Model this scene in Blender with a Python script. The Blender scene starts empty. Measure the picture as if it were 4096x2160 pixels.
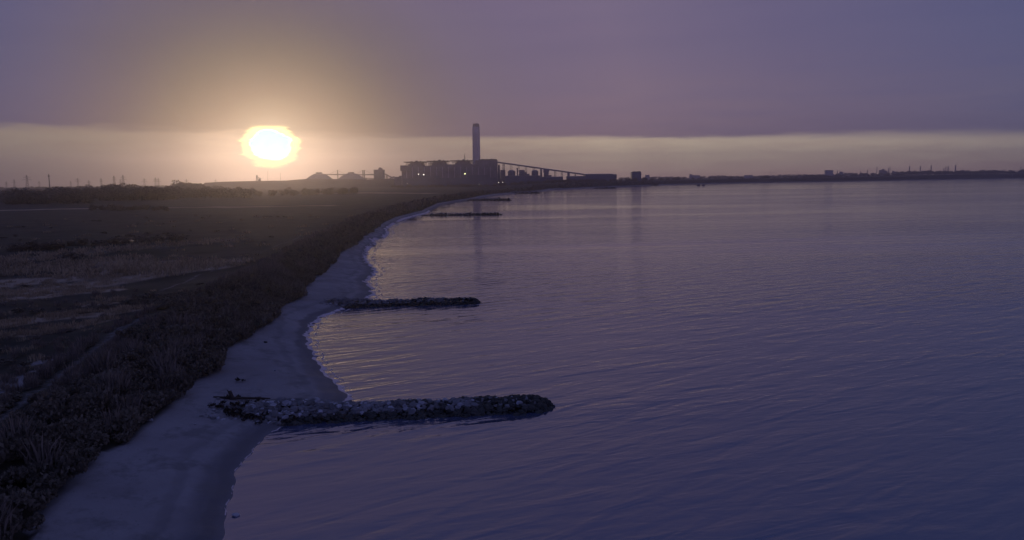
import bpy, bmesh, math, random
import numpy as np
from mathutils import Matrix, Vector, noise

# ------------------------------------------------------------------ camera, world, sun, exposure
F = 3215.0                       # focal length in photo pixels (photo 4096 wide)
CAMH = 20.0
PITCH = math.radians(6.46)
ROLL = math.radians(0.60)
sc = bpy.context.scene
cam_d = bpy.data.cameras.new("camera")
cam_d.sensor_width = 36.0
cam_d.lens = 36.0 * F / 4096.0
cam_d.clip_start = 0.5
cam_d.clip_end = 40000
cam = bpy.data.objects.new("camera", cam_d)
sc.collection.objects.link(cam)
RM = Matrix.Rotation(math.pi / 2 - PITCH, 4, 'X') @ Matrix.Rotation(-ROLL, 4, 'Z')
cam.matrix_world = Matrix.Translation((0, 0, CAMH)) @ RM
sc.camera = cam
R3 = np.array(RM.to_3x3())

SUN_EL, SUN_AZ = math.radians(2.45), math.radians(-16.45)   # azimuth from +Y, negative = left
SUN_DIR = Vector((math.sin(SUN_AZ) * math.cos(SUN_EL), math.cos(SUN_AZ) * math.cos(SUN_EL), math.sin(SUN_EL)))

sc.render.engine = 'CYCLES'
sc.view_settings.view_transform = 'Standard'
sc.view_settings.look = 'None'
sc.view_settings.exposure = 0.09
sc.view_settings.gamma = 1.0
sc.cycles.use_denoising = True
sc.cycles.max_bounces = 4
sc.cycles.diffuse_bounces = 2
sc.cycles.glossy_bounces = 2
sc.cycles.volume_bounces = 0
sc.cycles.sample_clamp_indirect = 3

def srgb(r, g, b):
    def f(c):
        c /= 255.0
        return c / 12.92 if c <= 0.04045 else ((c + 0.055) / 1.055) ** 2.4
    return (f(r), f(g), f(b), 1.0)

class NT:
    """small node-tree writer"""
    def __init__(self, tree):
        self.t = tree
        self.n = tree.nodes
        self.n.clear()
    def node(self, typ, **kw):
        nd = self.n.new(typ)
        for k, v in kw.items():
            setattr(nd, k, v)
        return nd
    def put(self, sock, v):
        if isinstance(v, bpy.types.NodeSocket):
            self.t.links.new(v, sock)
        elif v is not None:
            sock.default_value = v
    def math(self, op, a, b=None, c=None, clamp=False):
        nd = self.node('ShaderNodeMath', operation=op, use_clamp=clamp)
        self.put(nd.inputs[0], a); self.put(nd.inputs[1], b)
        if c is not None: self.put(nd.inputs[2], c)
        return nd.outputs[0]
    def vmath(self, op, a, b=None, out=0):
        nd = self.node('ShaderNodeVectorMath', operation=op)
        self.put(nd.inputs[0], a)
        if b is not None: self.put(nd.inputs[1], b)
        return nd.outputs[out]
    def mix(self, f, a, b, blend='MIX'):
        nd = self.node('ShaderNodeMix', data_type='RGBA', blend_type=blend)
        self.put(nd.inputs[0], f); self.put(nd.inputs[6], a); self.put(nd.inputs[7], b)
        return nd.outputs[2]
    def ramp(self, f, stops, interp='LINEAR'):
        nd = self.node('ShaderNodeValToRGB')
        cr = nd.color_ramp
        cr.interpolation = interp
        while len(cr.elements) > 1: cr.elements.remove(cr.elements[-1])
        cr.elements[0].position = stops[0][0]; cr.elements[0].color = stops[0][1]
        for p, c in stops[1:]:
            e = cr.elements.new(p); e.color = c
        self.put(nd.inputs[0], f)
        return nd.outputs[0]
    def smooth(self, v, a, b, lo=0.0, hi=1.0):
        nd = self.node('ShaderNodeMapRange', interpolation_type='SMOOTHSTEP')
        self.put(nd.inputs[0], v); self.put(nd.inputs[1], a); self.put(nd.inputs[2], b)
        self.put(nd.inputs[3], lo); self.put(nd.inputs[4], hi)
        return nd.outputs[0]
    def noise(self, vec, scale, detail=3.0, rough=0.5, dist=0.0):
        nd = self.node('ShaderNodeTexNoise')
        self.put(nd.inputs['Vector'], vec); nd.inputs['Scale'].default_value = scale
        nd.inputs['Detail'].default_value = detail; nd.inputs['Roughness'].default_value = rough
        nd.inputs['Distortion'].default_value = dist
        return nd.outputs[0]
    def comb(self, x, y, z):
        nd = self.node('ShaderNodeCombineXYZ')
        self.put(nd.inputs[0], x); self.put(nd.inputs[1], y); self.put(nd.inputs[2], z)
        return nd.outputs[0]

world = bpy.data.worlds.new("World")
sc.world = world
world.use_nodes = True
w = NT(world.node_tree)
DEG = 180 / math.pi
dirv = w.vmath('NORMALIZE', w.node('ShaderNodeTexCoord').outputs['Generated'])
sp = w.node('ShaderNodeSeparateXYZ'); w.put(sp.inputs[0], dirv)
el = w.math('MULTIPLY', w.math('ARCSINE', sp.outputs[2]), DEG)                 # degrees
az = w.math('MULTIPLY', w.math('ARCTAN2', sp.outputs[0], sp.outputs[1]), DEG)
daz = w.math('SUBTRACT', az, SUN_AZ * DEG)
delv = w.math('SUBTRACT', el, SUN_EL * DEG)
# streaky cloud fields, laid out in azimuth and elevation
st_v = w.comb(w.math('MULTIPLY', az, 0.06), w.math('MULTIPLY', el, 0.9), 0.0)
streak = w.noise(st_v, 1.0, 5.0, 0.55, 0.4)
fine_v = w.comb(w.math('MULTIPLY', az, 0.35), w.math('MULTIPLY', el, 2.6), 3.0)
fine = w.noise(fine_v, 1.0, 4.0, 0.6, 0.2)
cloud_v = w.comb(w.math('MULTIPLY', az, 0.03), w.math('MULTIPLY', el, 0.12), 7.0)
cloud = w.noise(cloud_v, 1.0, 4.0, 0.5, 0.5)
# angular distance to the veiled sun, wider than high
th = w.math('SQRT', w.math('ADD', w.math('POWER', w.math('MULTIPLY', daz, 0.92), 2.0), w.math('POWER', delv, 2.0)))
th_n = w.math('ADD', th, w.math('MULTIPLY', w.math('SUBTRACT', cloud, 0.5), w.math('MULTIPLY', th, 0.25)))
SKY_R = [(0.0, (170, 165, 140)), (2.2, (92, 94, 84)), (3.5, (58, 64, 64)), (6.0, (40, 54, 62)), (9.0, (56, 60, 84)),
         (13.0, (86, 80, 108)), (17.5, (99, 89, 117)), (23, (109, 97, 121)), (32, (98, 90, 119)), (50, (78, 83, 118)),
         (90, (80, 83, 130)), (180, (92, 88, 148))]
base = w.ramp(w.math('DIVIDE', th_n, 180.0), [(t / 180.0, srgb(*c)) for t, c in SKY_R])
base = w.mix(w.smooth(daz, -4.0, -18.0), base, w.mix(1.0, base, (0.50, 0.70, 0.96, 1), 'MULTIPLY'))
# the clear band under the cloud deck
base = w.mix(w.smooth(el, 13.0, 34.0, 0.0, 0.85), base, srgb(70, 79, 126))
edge = w.math('ADD', w.smooth(az, -36.0, 6.0, 3.45, 2.85), w.smooth(az, 4.0, 38.0, 0.0, -0.9))
edge = w.math('ADD', edge, w.math('MULTIPLY', w.math('SUBTRACT', streak, 0.5), 0.8))
edge = w.math('ADD', edge, w.math('MULTIPLY', w.math('SUBTRACT', fine, 0.5), w.smooth(az, 0.0, -14.0, 0.45, 1.2)))
inside = w.math('SUBTRACT', 1.0, w.smooth(w.math('SUBTRACT', el, edge), w.smooth(az, 2.0, -20.0, -0.20, -0.40), w.math('ADD', w.smooth(az, 2.0, -20.0, 0.20, 0.35), w.smooth(az, 8.0, 32.0, 0.0, 0.65))))
lift = w.math('MULTIPLY', w.smooth(el, 10.0, 2.5), w.smooth(daz, 6.0, 26.0))
lift = w.math('MULTIPLY', lift, w.math('ADD', 0.55, w.smooth(streak, 0.3, 0.7)))
base = w.mix(lift, base, w.mix(1.0, base, (1.36, 1.24, 1.04, 1), 'MULTIPLY'))
lowel = w.smooth(el, -0.2, 1.7)
adaz = w.math('ABSOLUTE', daz)
right = w.smooth(daz, -1.0, 1.0)
band_r = w.ramp(w.math('DIVIDE', adaz, 60.0), [(0, srgb(222, 200, 170)), (.07, srgb(130, 122, 112)), (.14, srgb(132, 124, 117)), (.38, srgb(218, 200, 170)), (.7, srgb(206, 190, 165)), (1, srgb(164, 154, 146))])
band_l = w.ramp(w.math('DIVIDE', adaz, 60.0), [(0, srgb(222, 200, 170)), (.10, srgb(124, 118, 108)), (.25, srgb(146, 138, 124)), (.5, srgb(132, 126, 122)), (1, srgb(110, 104, 122))])
band_col = w.mix(right, band_l, band_r)
band_col = w.mix(lowel, w.mix(1.0, band_col, (0.74, 0.62, 0.78, 1), 'MULTIPLY'), band_col)
band_col = w.mix(w.math('MULTIPLY', w.smooth(fine, 0.35, 0.70), 0.55), band_col, w.mix(1.0, band_col, (0.80, 0.74, 0.78, 1), 'MULTIPLY'))
band_col = w.mix(w.smooth(adaz, 60.0, 120.0), band_col, base)
col = w.mix(inside, base, band_col)
# soft large clouds: purple-pink and grey-blue variation
col = w.mix(w.math('MULTIPLY', w.smooth(cloud, 0.42, 0.70), 0.34), col, w.mix(1.0, col, (1.15, 0.98, 1.02, 1), 'MULTIPLY'))
col = w.mix(w.math('MULTIPLY', w.smooth(streak, 0.40, 0.75), 0.40), col, w.mix(1.0, col, (0.82, 0.84, 0.92, 1), 'MULTIPLY'))
# sun shining through, ragged at its edge and cut off by the cloud deck above
rag_v = w.comb(w.math('MULTIPLY', az, 0.22), w.math('MULTIPLY', el, 2.4), 11.0)
rag = w.math('SUBTRACT', w.noise(rag_v, 1.0, 3.0, 0.6), 0.5)
dx = w.math('MULTIPLY', w.math('ADD', daz, w.math('MULTIPLY', rag, 1.7)), 0.86)
dy = w.math('MULTIPLY', w.math('ADD', delv, w.math('MULTIPLY', rag, 0.3)), 1.04)
sd = w.math('SQRT', w.math('ADD', w.math('MULTIPLY', dx, dx), w.math('MULTIPLY', dy, dy)))
up_cut = w.smooth(delv, 1.05, 1.40, 1.0, 0.0)
halo = w.math('MULTIPLY', w.smooth(sd, 1.36, 1.78, 1.0, 0.0), up_cut)
core = w.math('MULTIPLY', w.smooth(sd, 0.98, 1.16, 1.0, 0.0), w.smooth(delv, 0.95, 1.12, 1.0, 0.0))
col = w.mix(halo, col, (1.7, 1.6, 0.62, 1))
col = w.mix(core, col, (0.22, 4.0, 4.5, 1))
# below the horizon (never seen): dark
col = w.mix(w.smooth(el, -6.0, -1.0), (0.02, 0.018, 0.03, 1), col)
nish = w.node('ShaderNodeTexSky', sky_type='NISHITA', sun_disc=False)
nish.sun_elevation = SUN_EL
nish.sun_rotation = SUN_AZ
nish.dust_density = 4.0
bg1 = w.node('ShaderNodeBackground'); w.put(bg1.inputs[0], col); bg1.inputs[1].default_value = 1.0
bg2 = w.node('ShaderNodeBackground'); w.put(bg2.inputs[0], w.mix(1.0, nish.outputs[0], (0.10, 0.13, 0.30, 1), 'MULTIPLY')); bg2.inputs[1].default_value = 0.05
add = w.node('ShaderNodeAddShader')
w.t.links.new(bg1.outputs[0], add.inputs[0]); w.t.links.new(bg2.outputs[0], add.inputs[1])
wo = w.node('ShaderNodeOutputWorld'); w.t.links.new(add.outputs[0], wo.inputs[0])

sun_l = bpy.data.lights.new("sun", 'SUN')
sun_l.energy = 0.24
sun_l.angle = math.radians(4.0)
sun_l.color = (1.0, 0.71, 0.38)
sun_o = bpy.data.objects.new("sun", sun_l)
sc.collection.objects.link(sun_o)
sun_o.rotation_euler = SUN_DIR.to_track_quat('Z', 'Y').to_euler()

HAZE_DENSITY = 1.9e-4
HAZE_COLOR = (0.90, 0.82, 1.0, 1)
HAZE_G = 0.88

# ------------------------------------------------------------------ pixel <-> place
def ray(x, y):
    v = R3 @ np.array([(x - 2048) / F, -(y - 1080) / F, -1.0])
    return v
def G(x, y, z=0.0):
    """ground point at height z seen at photo pixel x, y"""
    v = ray(x, y)
    t = (z - CAMH) / v[2]
    return v[0] * t, v[1] * t
def A(x, y, D):
    """X, Z of photo pixel x, y on the upright plane Y = D"""
    v = ray(x, y)
    t = D / v[1]
    return v[0] * t, CAMH + v[2] * t

# ------------------------------------------------------------------ object helpers
C = sc.collection
def tag(o, label=None, cat=None, group=None, kind=None):
    if label: o['label'] = label
    if cat: o['category'] = cat
    if group: o['group'] = group
    if kind: o['kind'] = kind
    return o
def empty(name, loc=(0, 0, 0), rz=0.0):
    o = bpy.data.objects.new(name, None)
    o.empty_display_size = 1
    o.location = loc; o.rotation_euler = (0, 0, rz)
    C.objects.link(o)
    return o
def mesh_obj(name, V, Fc, mat, parent=None, smooth=False, loc=(0, 0, 0)):
    me = bpy.data.meshes.new(name)
    if isinstance(V, np.ndarray): V = V.tolist()
    if isinstance(Fc, np.ndarray): Fc = Fc.tolist()
    me.from_pydata(V, [], Fc)
    if isinstance(mat, (list, tuple)):
        for m in mat: me.materials.append(m)
    else:
        me.materials.append(mat)
    if smooth: me.polygons.foreach_set('use_smooth', [True] * len(me.polygons))
    me.update()
    o = bpy.data.objects.new(name, me)
    o.location = loc
    C.objects.link(o)
    if parent is not None: o.parent = parent
    return o
class MB:
    def __init__(self): self.V = []; self.F = []
    def add(self, V, Fc):
        n = len(self.V)
        self.V += [tuple(v) for v in V]
        self.F += [tuple(i + n for i in f) for f in Fc]
        return self
    def box(self, x0, x1, y0, y1, z0, z1, top=None):
        """top = (inset x, inset y): a box that narrows upward"""
        ix, iy = top or (0, 0)
        V = [(x0, y0, z0), (x1, y0, z0), (x1, y1, z0), (x0, y1, z0),
             (x0 + ix, y0 + iy, z1), (x1 - ix, y0 + iy, z1), (x1 - ix, y1 - iy, z1), (x0 + ix, y1 - iy, z1)]
        return self.add(V, [(0, 3, 2, 1), (4, 5, 6, 7), (0, 1, 5, 4), (1, 2, 6, 5), (2, 3, 7, 6), (3, 0, 4, 7)])
    def bar(self, a, b, r, r2=None, n=4):
        a, b = Vector(a), Vector(b); r2 = r if r2 is None else r2
        d = (b - a).normalized()
        u = d.cross(Vector((0, 0, 1)) if abs(d.z) < 0.95 else Vector((1, 0, 0))).normalized(); v = d.cross(u)
        V = []
        for p, rr in ((a, r), (b, r2)):
            for k in range(n):
                t = 2 * math.pi * (k + 0.5) / n
                V.append(p + (u * math.cos(t) + v * math.sin(t)) * rr)
        Fc = [(k, (k + 1) % n, n + (k + 1) % n, n + k) for k in range(n)] + [tuple(range(n))[::-1], tuple(range(n, 2 * n))]
        return self.add(V, Fc)
    def lathe(self, cx, cy, prof, n=24):
        V = []; Fc = []
        for r, z in prof:
            for k in range(n):
                t = 2 * math.pi * k / n
                V.append((cx + r * math.cos(t), cy + r * math.sin(t), z))
        for i in range(len(prof) - 1):
            for k in range(n):
                a, b = i * n + k, i * n + (k + 1) % n
                Fc.append((a, b, b + n, a + n))
        Fc.append(tuple(range(n))[::-1]); Fc.append(tuple(range((len(prof) - 1) * n, len(prof) * n)))
        return self.add(V, Fc)
    def build(self, name, mat, parent=None, smooth=False):
        return mesh_obj(name, self.V, self.F, mat, parent, smooth)

def material(name, color, rough=0.8, var=0.25, scale=0.5, spec=0.3, bump=0.0, col2=None, metal=0.0):
    m = bpy.data.materials.new(name); m.use_nodes = True
    t = NT(m.node_tree)
    pos = t.node('ShaderNodeNewGeometry').outputs['Position']
    nz = t.noise(pos, scale, 5.0, 0.6)
    c1 = tuple(c * (1 - var) for c in color[:3]) + (1,)
    c2 = col2 if col2 else tuple(min(1, c * (1 + var)) for c in color[:3]) + (1,)
    cc = t.mix(t.smooth(nz, 0.3, 0.7), c1, c2)
    b = t.node('ShaderNodeBsdfPrincipled')
    t.put(b.inputs['Base Color'], cc)
    b.inputs['Roughness'].default_value = rough
    b.inputs['Specular IOR Level'].default_value = spec
    b.inputs['Metallic'].default_value = metal
    if bump:
        bn = t.node('ShaderNodeBump'); bn.inputs['Strength'].default_value = 1.0; bn.inputs['Distance'].default_value = bump
        t.put(bn.inputs['Height'], t.noise(pos, scale * 4, 4.0, 0.6)); t.put(b.inputs['Normal'], bn.outputs[0])
    o = t.node('ShaderNodeOutputMaterial'); t.t.links.new(b.outputs[0], o.inputs[0])
    return m
def leaf_material(name, color, col2, scale=0.15):
    m = bpy.data.materials.new(name); m.use_nodes = True
    t = NT(m.node_tree)
    pos = t.node('ShaderNodeNewGeometry').outputs['Position']
    nz = t.noise(pos, scale, 4.0, 0.6)
    rnd = t.node('ShaderNodeNewGeometry').outputs['Random Per Island']
    cc = t.mix(t.smooth(t.math('ADD', nz, t.math('MULTIPLY', t.math('SUBTRACT', rnd, 0.5), 0.5)), 0.3, 0.7), color, col2)
    b = t.node('ShaderNodeBsdfPrincipled'); t.put(b.inputs['Base Color'], cc)
    b.inputs['Roughness'].default_value = 0.85; b.inputs['Specular IOR Level'].default_value = 0.15
    tr = t.node('ShaderNodeBsdfTranslucent'); t.put(tr.inputs[0], cc)
    mx = t.node('ShaderNodeMixShader'); mx.inputs[0].default_value = 0.25
    t.t.links.new(b.outputs[0], mx.inputs[1]); t.t.links.new(tr.outputs[0], mx.inputs[2])
    o = t.node('ShaderNodeOutputMaterial'); t.t.links.new(mx.outputs[0], o.inputs[0])
    return m
def glow_material(name, color, strength):
    m = bpy.data.materials.new(name); m.use_nodes = True
    t = NT(m.node_tree)
    e = t.node('ShaderNodeEmission'); e.inputs[0].default_value = color; e.inputs[1].default_value = strength
    o = t.node('ShaderNodeOutputMaterial'); t.t.links.new(e.outputs[0], o.inputs[0])
    return m

M_CONC = material('concrete', (0.46, 0.40, 0.48), 0.85, 0.15, 0.05)
M_CLAD = material('cladding', (0.17, 0.15, 0.20), 0.6, 0.25, 0.06)
M_CLAD2 = material('blue_cladding', (0.10, 0.12, 0.18), 0.6, 0.2, 0.05)
M_STEEL = material('steel', (0.12, 0.12, 0.13), 0.5, 0.2, 0.2)
M_DOME = material('dome_cladding', (0.22, 0.20, 0.20), 0.7, 0.15, 0.05)
M_TANK = material('tank_steel', (0.12, 0.13, 0.18), 0.55, 0.2, 0.1)
M_ROCK = material('limestone', (0.17, 0.165, 0.17), 0.9, 0.4, 0.6, 0.2, 0.03)
M_ROCKP = material('pale_limestone', (0.36, 0.355, 0.38), 0.9, 0.25, 0.8, 0.2, 0.03)
M_ROCKW = material('weedy_wet_rock', (0.055, 0.055, 0.05), 0.7, 0.4, 0.9, 0.15, 0.03)
M_BARK = material('bark', (0.05, 0.04, 0.035), 0.9, 0.3, 2.0)
M_WEED = material('sea_wrack', (0.03, 0.025, 0.022), 0.8, 0.4, 3.0, 0.2, 0.03)
M_LEAF = leaf_material('dark_foliage', (0.105, 0.090, 0.072, 1), (0.21, 0.178, 0.135, 1))
M_REED = leaf_material('reed_foliage', (0.13, 0.11, 0.095, 1), (0.26, 0.215, 0.18, 1), 0.08)
M_GRASS = leaf_material('dry_grass_blades', (0.24, 0.185, 0.12, 1), (0.46, 0.36, 0.24, 1), 0.05)
M_LAMP = glow_material('floodlight_glow', (1.0, 0.88, 0.72, 1), 2.6)
M_LAMPY = glow_material('yellow_floodlight_glow', (0.95, 0.95, 0.42, 1), 3)

# ------------------------------------------------------------------ coast lines in photo pixels
SHORE = [(883, 2160), (903, 2084), (922, 1988), (950, 1880), (1010, 1800), (1095, 1725), (1145, 1698), (1250, 1672), (1340, 1630),
         (1408, 1587), (1352, 1543), (1296, 1487), (1264, 1431), (1237, 1380), (1228, 1344), (1249, 1296), (1304, 1260), (1384, 1233),
         (1440, 1210), (1492, 1180), (1487, 1153), (1460, 1126), (1495, 1098), (1503, 1082), (1467, 1050), (1459, 1026), (1471, 994),
         (1500, 976), (1484, 962), (1535, 950), (1551, 931), (1541, 919), (1567, 899), (1610, 878), (1660, 864), (1705, 853), (1730, 838),
         (1765, 820), (1829, 808), (1885, 799), (1935, 790), (1990, 781), (2053, 776), (2110, 770), (2163, 765), (2202, 761.5),
         (2225, 757.5), (2309, 755), (2390, 751), (2472, 747), (2560, 744), (2699, 738), (2873, 734), (3121, 728.7), (3300, 726), (3617, 721), (4096, 711)]
DUNE = [(120, 2200), (177, 2092), (209, 2028), (304, 1952), (348, 1873), (412, 1826), (507, 1781), (564, 1737), (621, 1693), (703, 1623),
        (741, 1585), (750, 1560), (798, 1522), (880, 1500), (893, 1458), (912, 1395), (1013, 1350), (1040, 1318), (1100, 1296), (1105, 1280),
        (1136, 1225), (1212, 1200), (1220, 1160), (1277, 1106), (1350, 1052), (1362, 1019), (1441, 972), (1503, 917), (1549, 894), (1646, 859),
        (1705, 840), (1743, 828), (1840, 803), (1918, 784), (1996, 774), (2100, 766), (2180, 760)]
TOP = [(-300, 1930), (0, 1690), (190, 1540), (462, 1345), (576, 1285), (826, 1171), (946, 1117), (1032, 1073), (1141, 1014), (1260, 952),
       (1400, 885), (1560, 832), (1700, 802), (1850, 778)]
def line_fn(pts, z):
    P = sorted([G(x, y, z)[::-1] for x, y in pts])
    return np.array([p[0] for p in P]), np.array([p[1] for p in P])
sY, sX = line_fn(SHORE, 0.0)
bY, bX = line_fn(DUNE, 1.4)
tY, tX = line_fn(TOP, 3.4)
sY = np.concatenate([[-400, 20], sY, [4500, 5600, 7000]]); sX = np.concatenate([[-24, -18.5], sX, [4200, 7000, 7200]])
def xs(Y):
    v = np.interp(Y, sY, sX)
    amp = np.clip(Y * 0.004, 0.12, 2.0)
    return v + amp * np.sin(Y * 0.9) * 0.5 * (Y < 400) + amp * 0.4 * np.sin(Y * 2.3 + 1) * (Y < 300)
def xb(Y):
    v = np.interp(Y, bY, bX)
    s = np.interp(Y, sY, sX)
    v = np.where(Y > bY[-1], s - 10 - (Y - bY[-1]) * 0.01, v)
    v = np.where(Y < bY[0], np.interp(Y, [-400, bY[0]], [-60, bX[0]]), v)
    return np.minimum(v, s - 2.5)
def xt(Y):
    v = np.interp(Y, tY, tX)
    b = xb(Y)
    v = np.where(Y > tY[-1], b - 25, v)
    v = np.where(Y < tY[0], np.interp(Y, [-400, tY[0]], [-90, tX[0]]), v)
    return np.minimum(v, b - 5)
def sstep(x, a, b):
    t = np.clip((x - a) / (b - a), 0, 1)
    return t * t * (3 - 2 * t)
def land_h(X, Y):
    h = 2.6 + 7.5 * sstep(X, -60, 130) * sstep(Y, 1250, 1500) + 1.5 * sstep(X, 400, 900) * sstep(Y, 1900, 2500) + 9.0 * sstep(X, 1300, 2100) * sstep(Y, 2700, 3400)
    return h + 0.25 * np.sin(X * 0.031 + 1) * np.cos(Y * 0.043)
def height(X, Y):
    """terrain height"""
    s, b, t = xs(Y), xb(Y), xt(Y)
    L = land_h(X, Y)
    crest = L + 0.9
    beach = 1.45 * np.clip((s - X) / np.maximum(s - b, 0.1), 0, 1) ** 0.8
    slope = 1.45 + (crest - 1.45) * sstep((b - X) / np.maximum(b - t, 0.1), 0, 1)
    inland = L + 0.9 * np.exp(-np.maximum(t - X, 0) / 9.0)
    sea = np.maximum(-(X - s) * 0.12, -1.0)
    return np.where(X > s, sea, np.where(X > b, beach, np.where(X > t, slope, inland)))

# ------------------------------------------------------------------ terrain
rows = [-300, -120, -60, -30, -10, 5, 16, 26, 34]
y = 40.0
while y < 7000:
    rows.append(y); y += max(0.45, y * 0.0085)
rows += sY[(sY > 40) & (sY < 6900)].tolist() + [7000.0]
rows = np.array(sorted(set(np.round(rows, 3))))
s_, b_, t_ = xs(rows), xb(rows), xt(rows)
cols = [s_ + 14, s_ + 6, s_ + 2.5, s_ + 1.0, s_ + 0.3]
cols += [s_ + (b_ - s_) * f for f in np.linspace(0, 1, 22)]
cols += [b_ + (t_ - b_) * f for f in np.linspace(0, 1, 14)[1:]]
off = 0.8; st = 0.8
while off < 6000:
    cols.append(t_ - off); st *= 1.052; off += st
XX = np.stack(cols, 1); YY = np.repeat(rows[:, None], XX.shape[1], 1)
XX = np.maximum(XX, -7000)
for j in range(1, XX.shape[1]):
    XX[:, j] = np.minimum(XX[:, j], XX[:, j - 1] - 0.001)
ZZ = height(XX, YY)
rng = np.random.default_rng(4)
def vnoise(X, Y, s, seed=0.0):
    return np.array([noise.noise(Vector((a * s, b * s, seed))) for a, b in zip(X.ravel(), Y.ravel())]).reshape(X.shape)
inl = (XX < xb(YY))
ZZ = ZZ + np.where(inl, vnoise(XX, YY, 0.25) * 0.25 + vnoise(XX, YY, 0.06, 5) * 0.5, vnoise(XX, YY, 0.5, 9) * 0.05 * (XX < xs(YY) - 0.5))
nr, nc = XX.shape
V = np.stack([XX.ravel(), YY.ravel(), ZZ.ravel()], 1)
ii = np.arange((nr - 1) * nc).reshape(nr - 1, nc)[:, :-1].ravel()
Fq = np.stack([ii, ii + nc, ii + nc + 1, ii + 1], 1)

def seg_dist(X, Y, pts):
    """distance to a polyline and its fraction along it"""
    best = np.full(X.shape, 1e9)
    for (x0, y0), (x1, y1) in zip(pts[:-1], pts[1:]):
        dx, dy = x1 - x0, y1 - y0
        t = np.clip(((X - x0) * dx + (Y - y0) * dy) / (dx * dx + dy * dy + 1e-9), 0, 1)
        best = np.minimum(best, np.hypot(X - x0 - t * dx, Y - y0 - t * dy))
    return best
# pale grass bands and tracks across the fields (photo pixels, width in metres)
GRASS_BANDS = [([(-200, 1068), (0, 1042), (330, 1008), (600, 983), (900, 962)], 9.0, .45), ([(-200, 1085), (0, 1075), (240, 1058), (430, 1046)], 12.0, .5),
               ([(-200, 1152), (0, 1127), (270, 1100), (500, 1068), (720, 1050), (880, 1046)], 6.5, 1.0),
               ([(80, 1160), (330, 1128), (560, 1094), (700, 1076), (840, 1064)], 6.0, 1.0), ([(30, 1192), (250, 1168), (450, 1150)], 2.6, 1.0),
               ([(330, 1052), (480, 1042), (700, 1035)], 3.5, .7), ([(-200, 1310), (0, 1300), (150, 1275), (320, 1255), (540, 1240)], 2.8, 1.0),
               ([(330, 1215), (460, 1200)], 2.4, .7), ([(60, 1340), (300, 1320), (420, 1290)], 2.0, .6), ([(0, 795), (130, 792)], 25, .6), ([(0, 840), (350, 831)], 14, 1.0),
               ([(600, 829), (1000, 826), (1300, 820)], 16, 0.6), ([(1250, 775), (1450, 770), (1700, 772)], 30, .7)]
TRACKS = [([(565, 1185), (640, 1155), (696, 1128), (777, 1098), (880, 1066), (1005, 1025), (1060, 1000), (1109, 981), (1200, 950)], 0.8, .5),
          ([(-100, 1610), (0, 1560), (75, 1520), (150, 1490)], 1.6, .9), ([(140, 1455), (190, 1440), (240, 1430)], 1.5, .8), ([(-60, 1740), (0, 1690), (100, 1610), (200, 1540), (320, 1450), (462, 1345), (576, 1285)], 0.9, .45),
          ([(400, 1560), (450, 1600), (530, 1690)], .35, .35)]
pale = np.zeros(XX.shape); bare = np.zeros(XX.shape)
for pts, wd, a in GRASS_BANDS:
    P = [G(x, y, 3.0) for x, y in pts]
    d = seg_dist(XX, YY, P)
    pale = np.maximum(pale, a * np.clip(1.3 - d / wd, 0, 1))
for pts, wd, a in TRACKS:
    P = [G(x, y, 3.2) for x, y in pts]
    d = seg_dist(XX, YY, P)
    bare = np.maximum(bare, a * np.clip(1.4 - d / wd, 0, 1))
sand = ((XX > xb(YY) - 0.6)).astype(float)
dwater = xs(YY) - XX
wet = np.clip(1 - dwater / (1.2 + 0.25 * np.maximum(xs(YY) - xb(YY), 0)), 0, 1)
beach_d = dwater + 0.9 * vnoise(XX, YY, 0.12, 13) + 0.25 * vnoise(XX, YY, 0.9, 14)
terr = mesh_obj('ground', V, Fq, [], smooth=True)
terr['kind'] = 'structure'
att = terr.data.color_attributes.new('cover', 'FLOAT_COLOR', 'POINT')
att.data.foreach_set('color', np.stack([sand.ravel(), wet.ravel(), pale.ravel(), bare.ravel()], 1).astype(np.float32).ravel())

a2 = terr.data.attributes.new('tide', 'FLOAT', 'POINT')
a2.data.foreach_set('value', np.clip(beach_d, -5, 60).ravel().astype(np.float32))
mg = bpy.data.materials.new('land'); mg.use_nodes = True
t = NT(mg.node_tree)
pos = t.node('ShaderNodeNewGeometry').outputs['Position']
at = t.node('ShaderNodeAttribute', attribute_name='cover')
sep = t.node('ShaderNodeSeparateColor'); t.put(sep.inputs[0], at.outputs['Color'])
n_big = t.noise(pos, 0.012, 4.0, 0.55); n_mid = t.noise(pos, 0.12, 5.0, 0.6); n_small = t.noise(pos, 1.6, 5.0, 0.65)
strip_v = t.vmath('MULTIPLY', pos, (0.006, 0.05, 0.0))
n_str = t.noise(strip_v, 1.0, 4.0, 0.6, 0.6)
soil = t.mix(t.smooth(n_mid, 0.35, 0.7), (0.026, 0.024, 0.018, 1), (0.062, 0.056, 0.044, 1))
soil = t.mix(t.math('MULTIPLY', t.smooth(n_str, 0.45, 0.7), 0.5), soil, (0.072, 0.066, 0.042, 1))
soil = t.mix(t.math('MULTIPLY', t.smooth(n_big, 0.5, 0.7), 0.45), soil, (0.035, 0.045, 0.022, 1))
pg = t.smooth(t.math('ADD', sep.outputs[2], t.math('MULTIPLY', t.math('SUBTRACT', n_small, 0.5), 0.9)), 0.25, 0.75)
soil = t.mix(t.math('MULTIPLY', pg, 0.85), soil, (0.40, 0.31, 0.22, 1))
bp = t.smooth(t.math('ADD', at.outputs['Alpha'], t.math('MULTIPLY', t.math('SUBTRACT', n_small, 0.5), 0.6)), 0.3, 0.7)
soil = t.mix(bp, soil, (0.26, 0.25, 0.26, 1))
sandc = t.mix(t.smooth(n_mid, 0.3, 0.7), (0.225, 0.21, 0.215, 1), (0.31, 0.295, 0.30, 1))
sandc = t.mix(t.math('MULTIPLY', t.smooth(n_small, 0.5, 0.75), 0.25), sandc, (0.19, 0.185, 0.19, 1))
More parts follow.
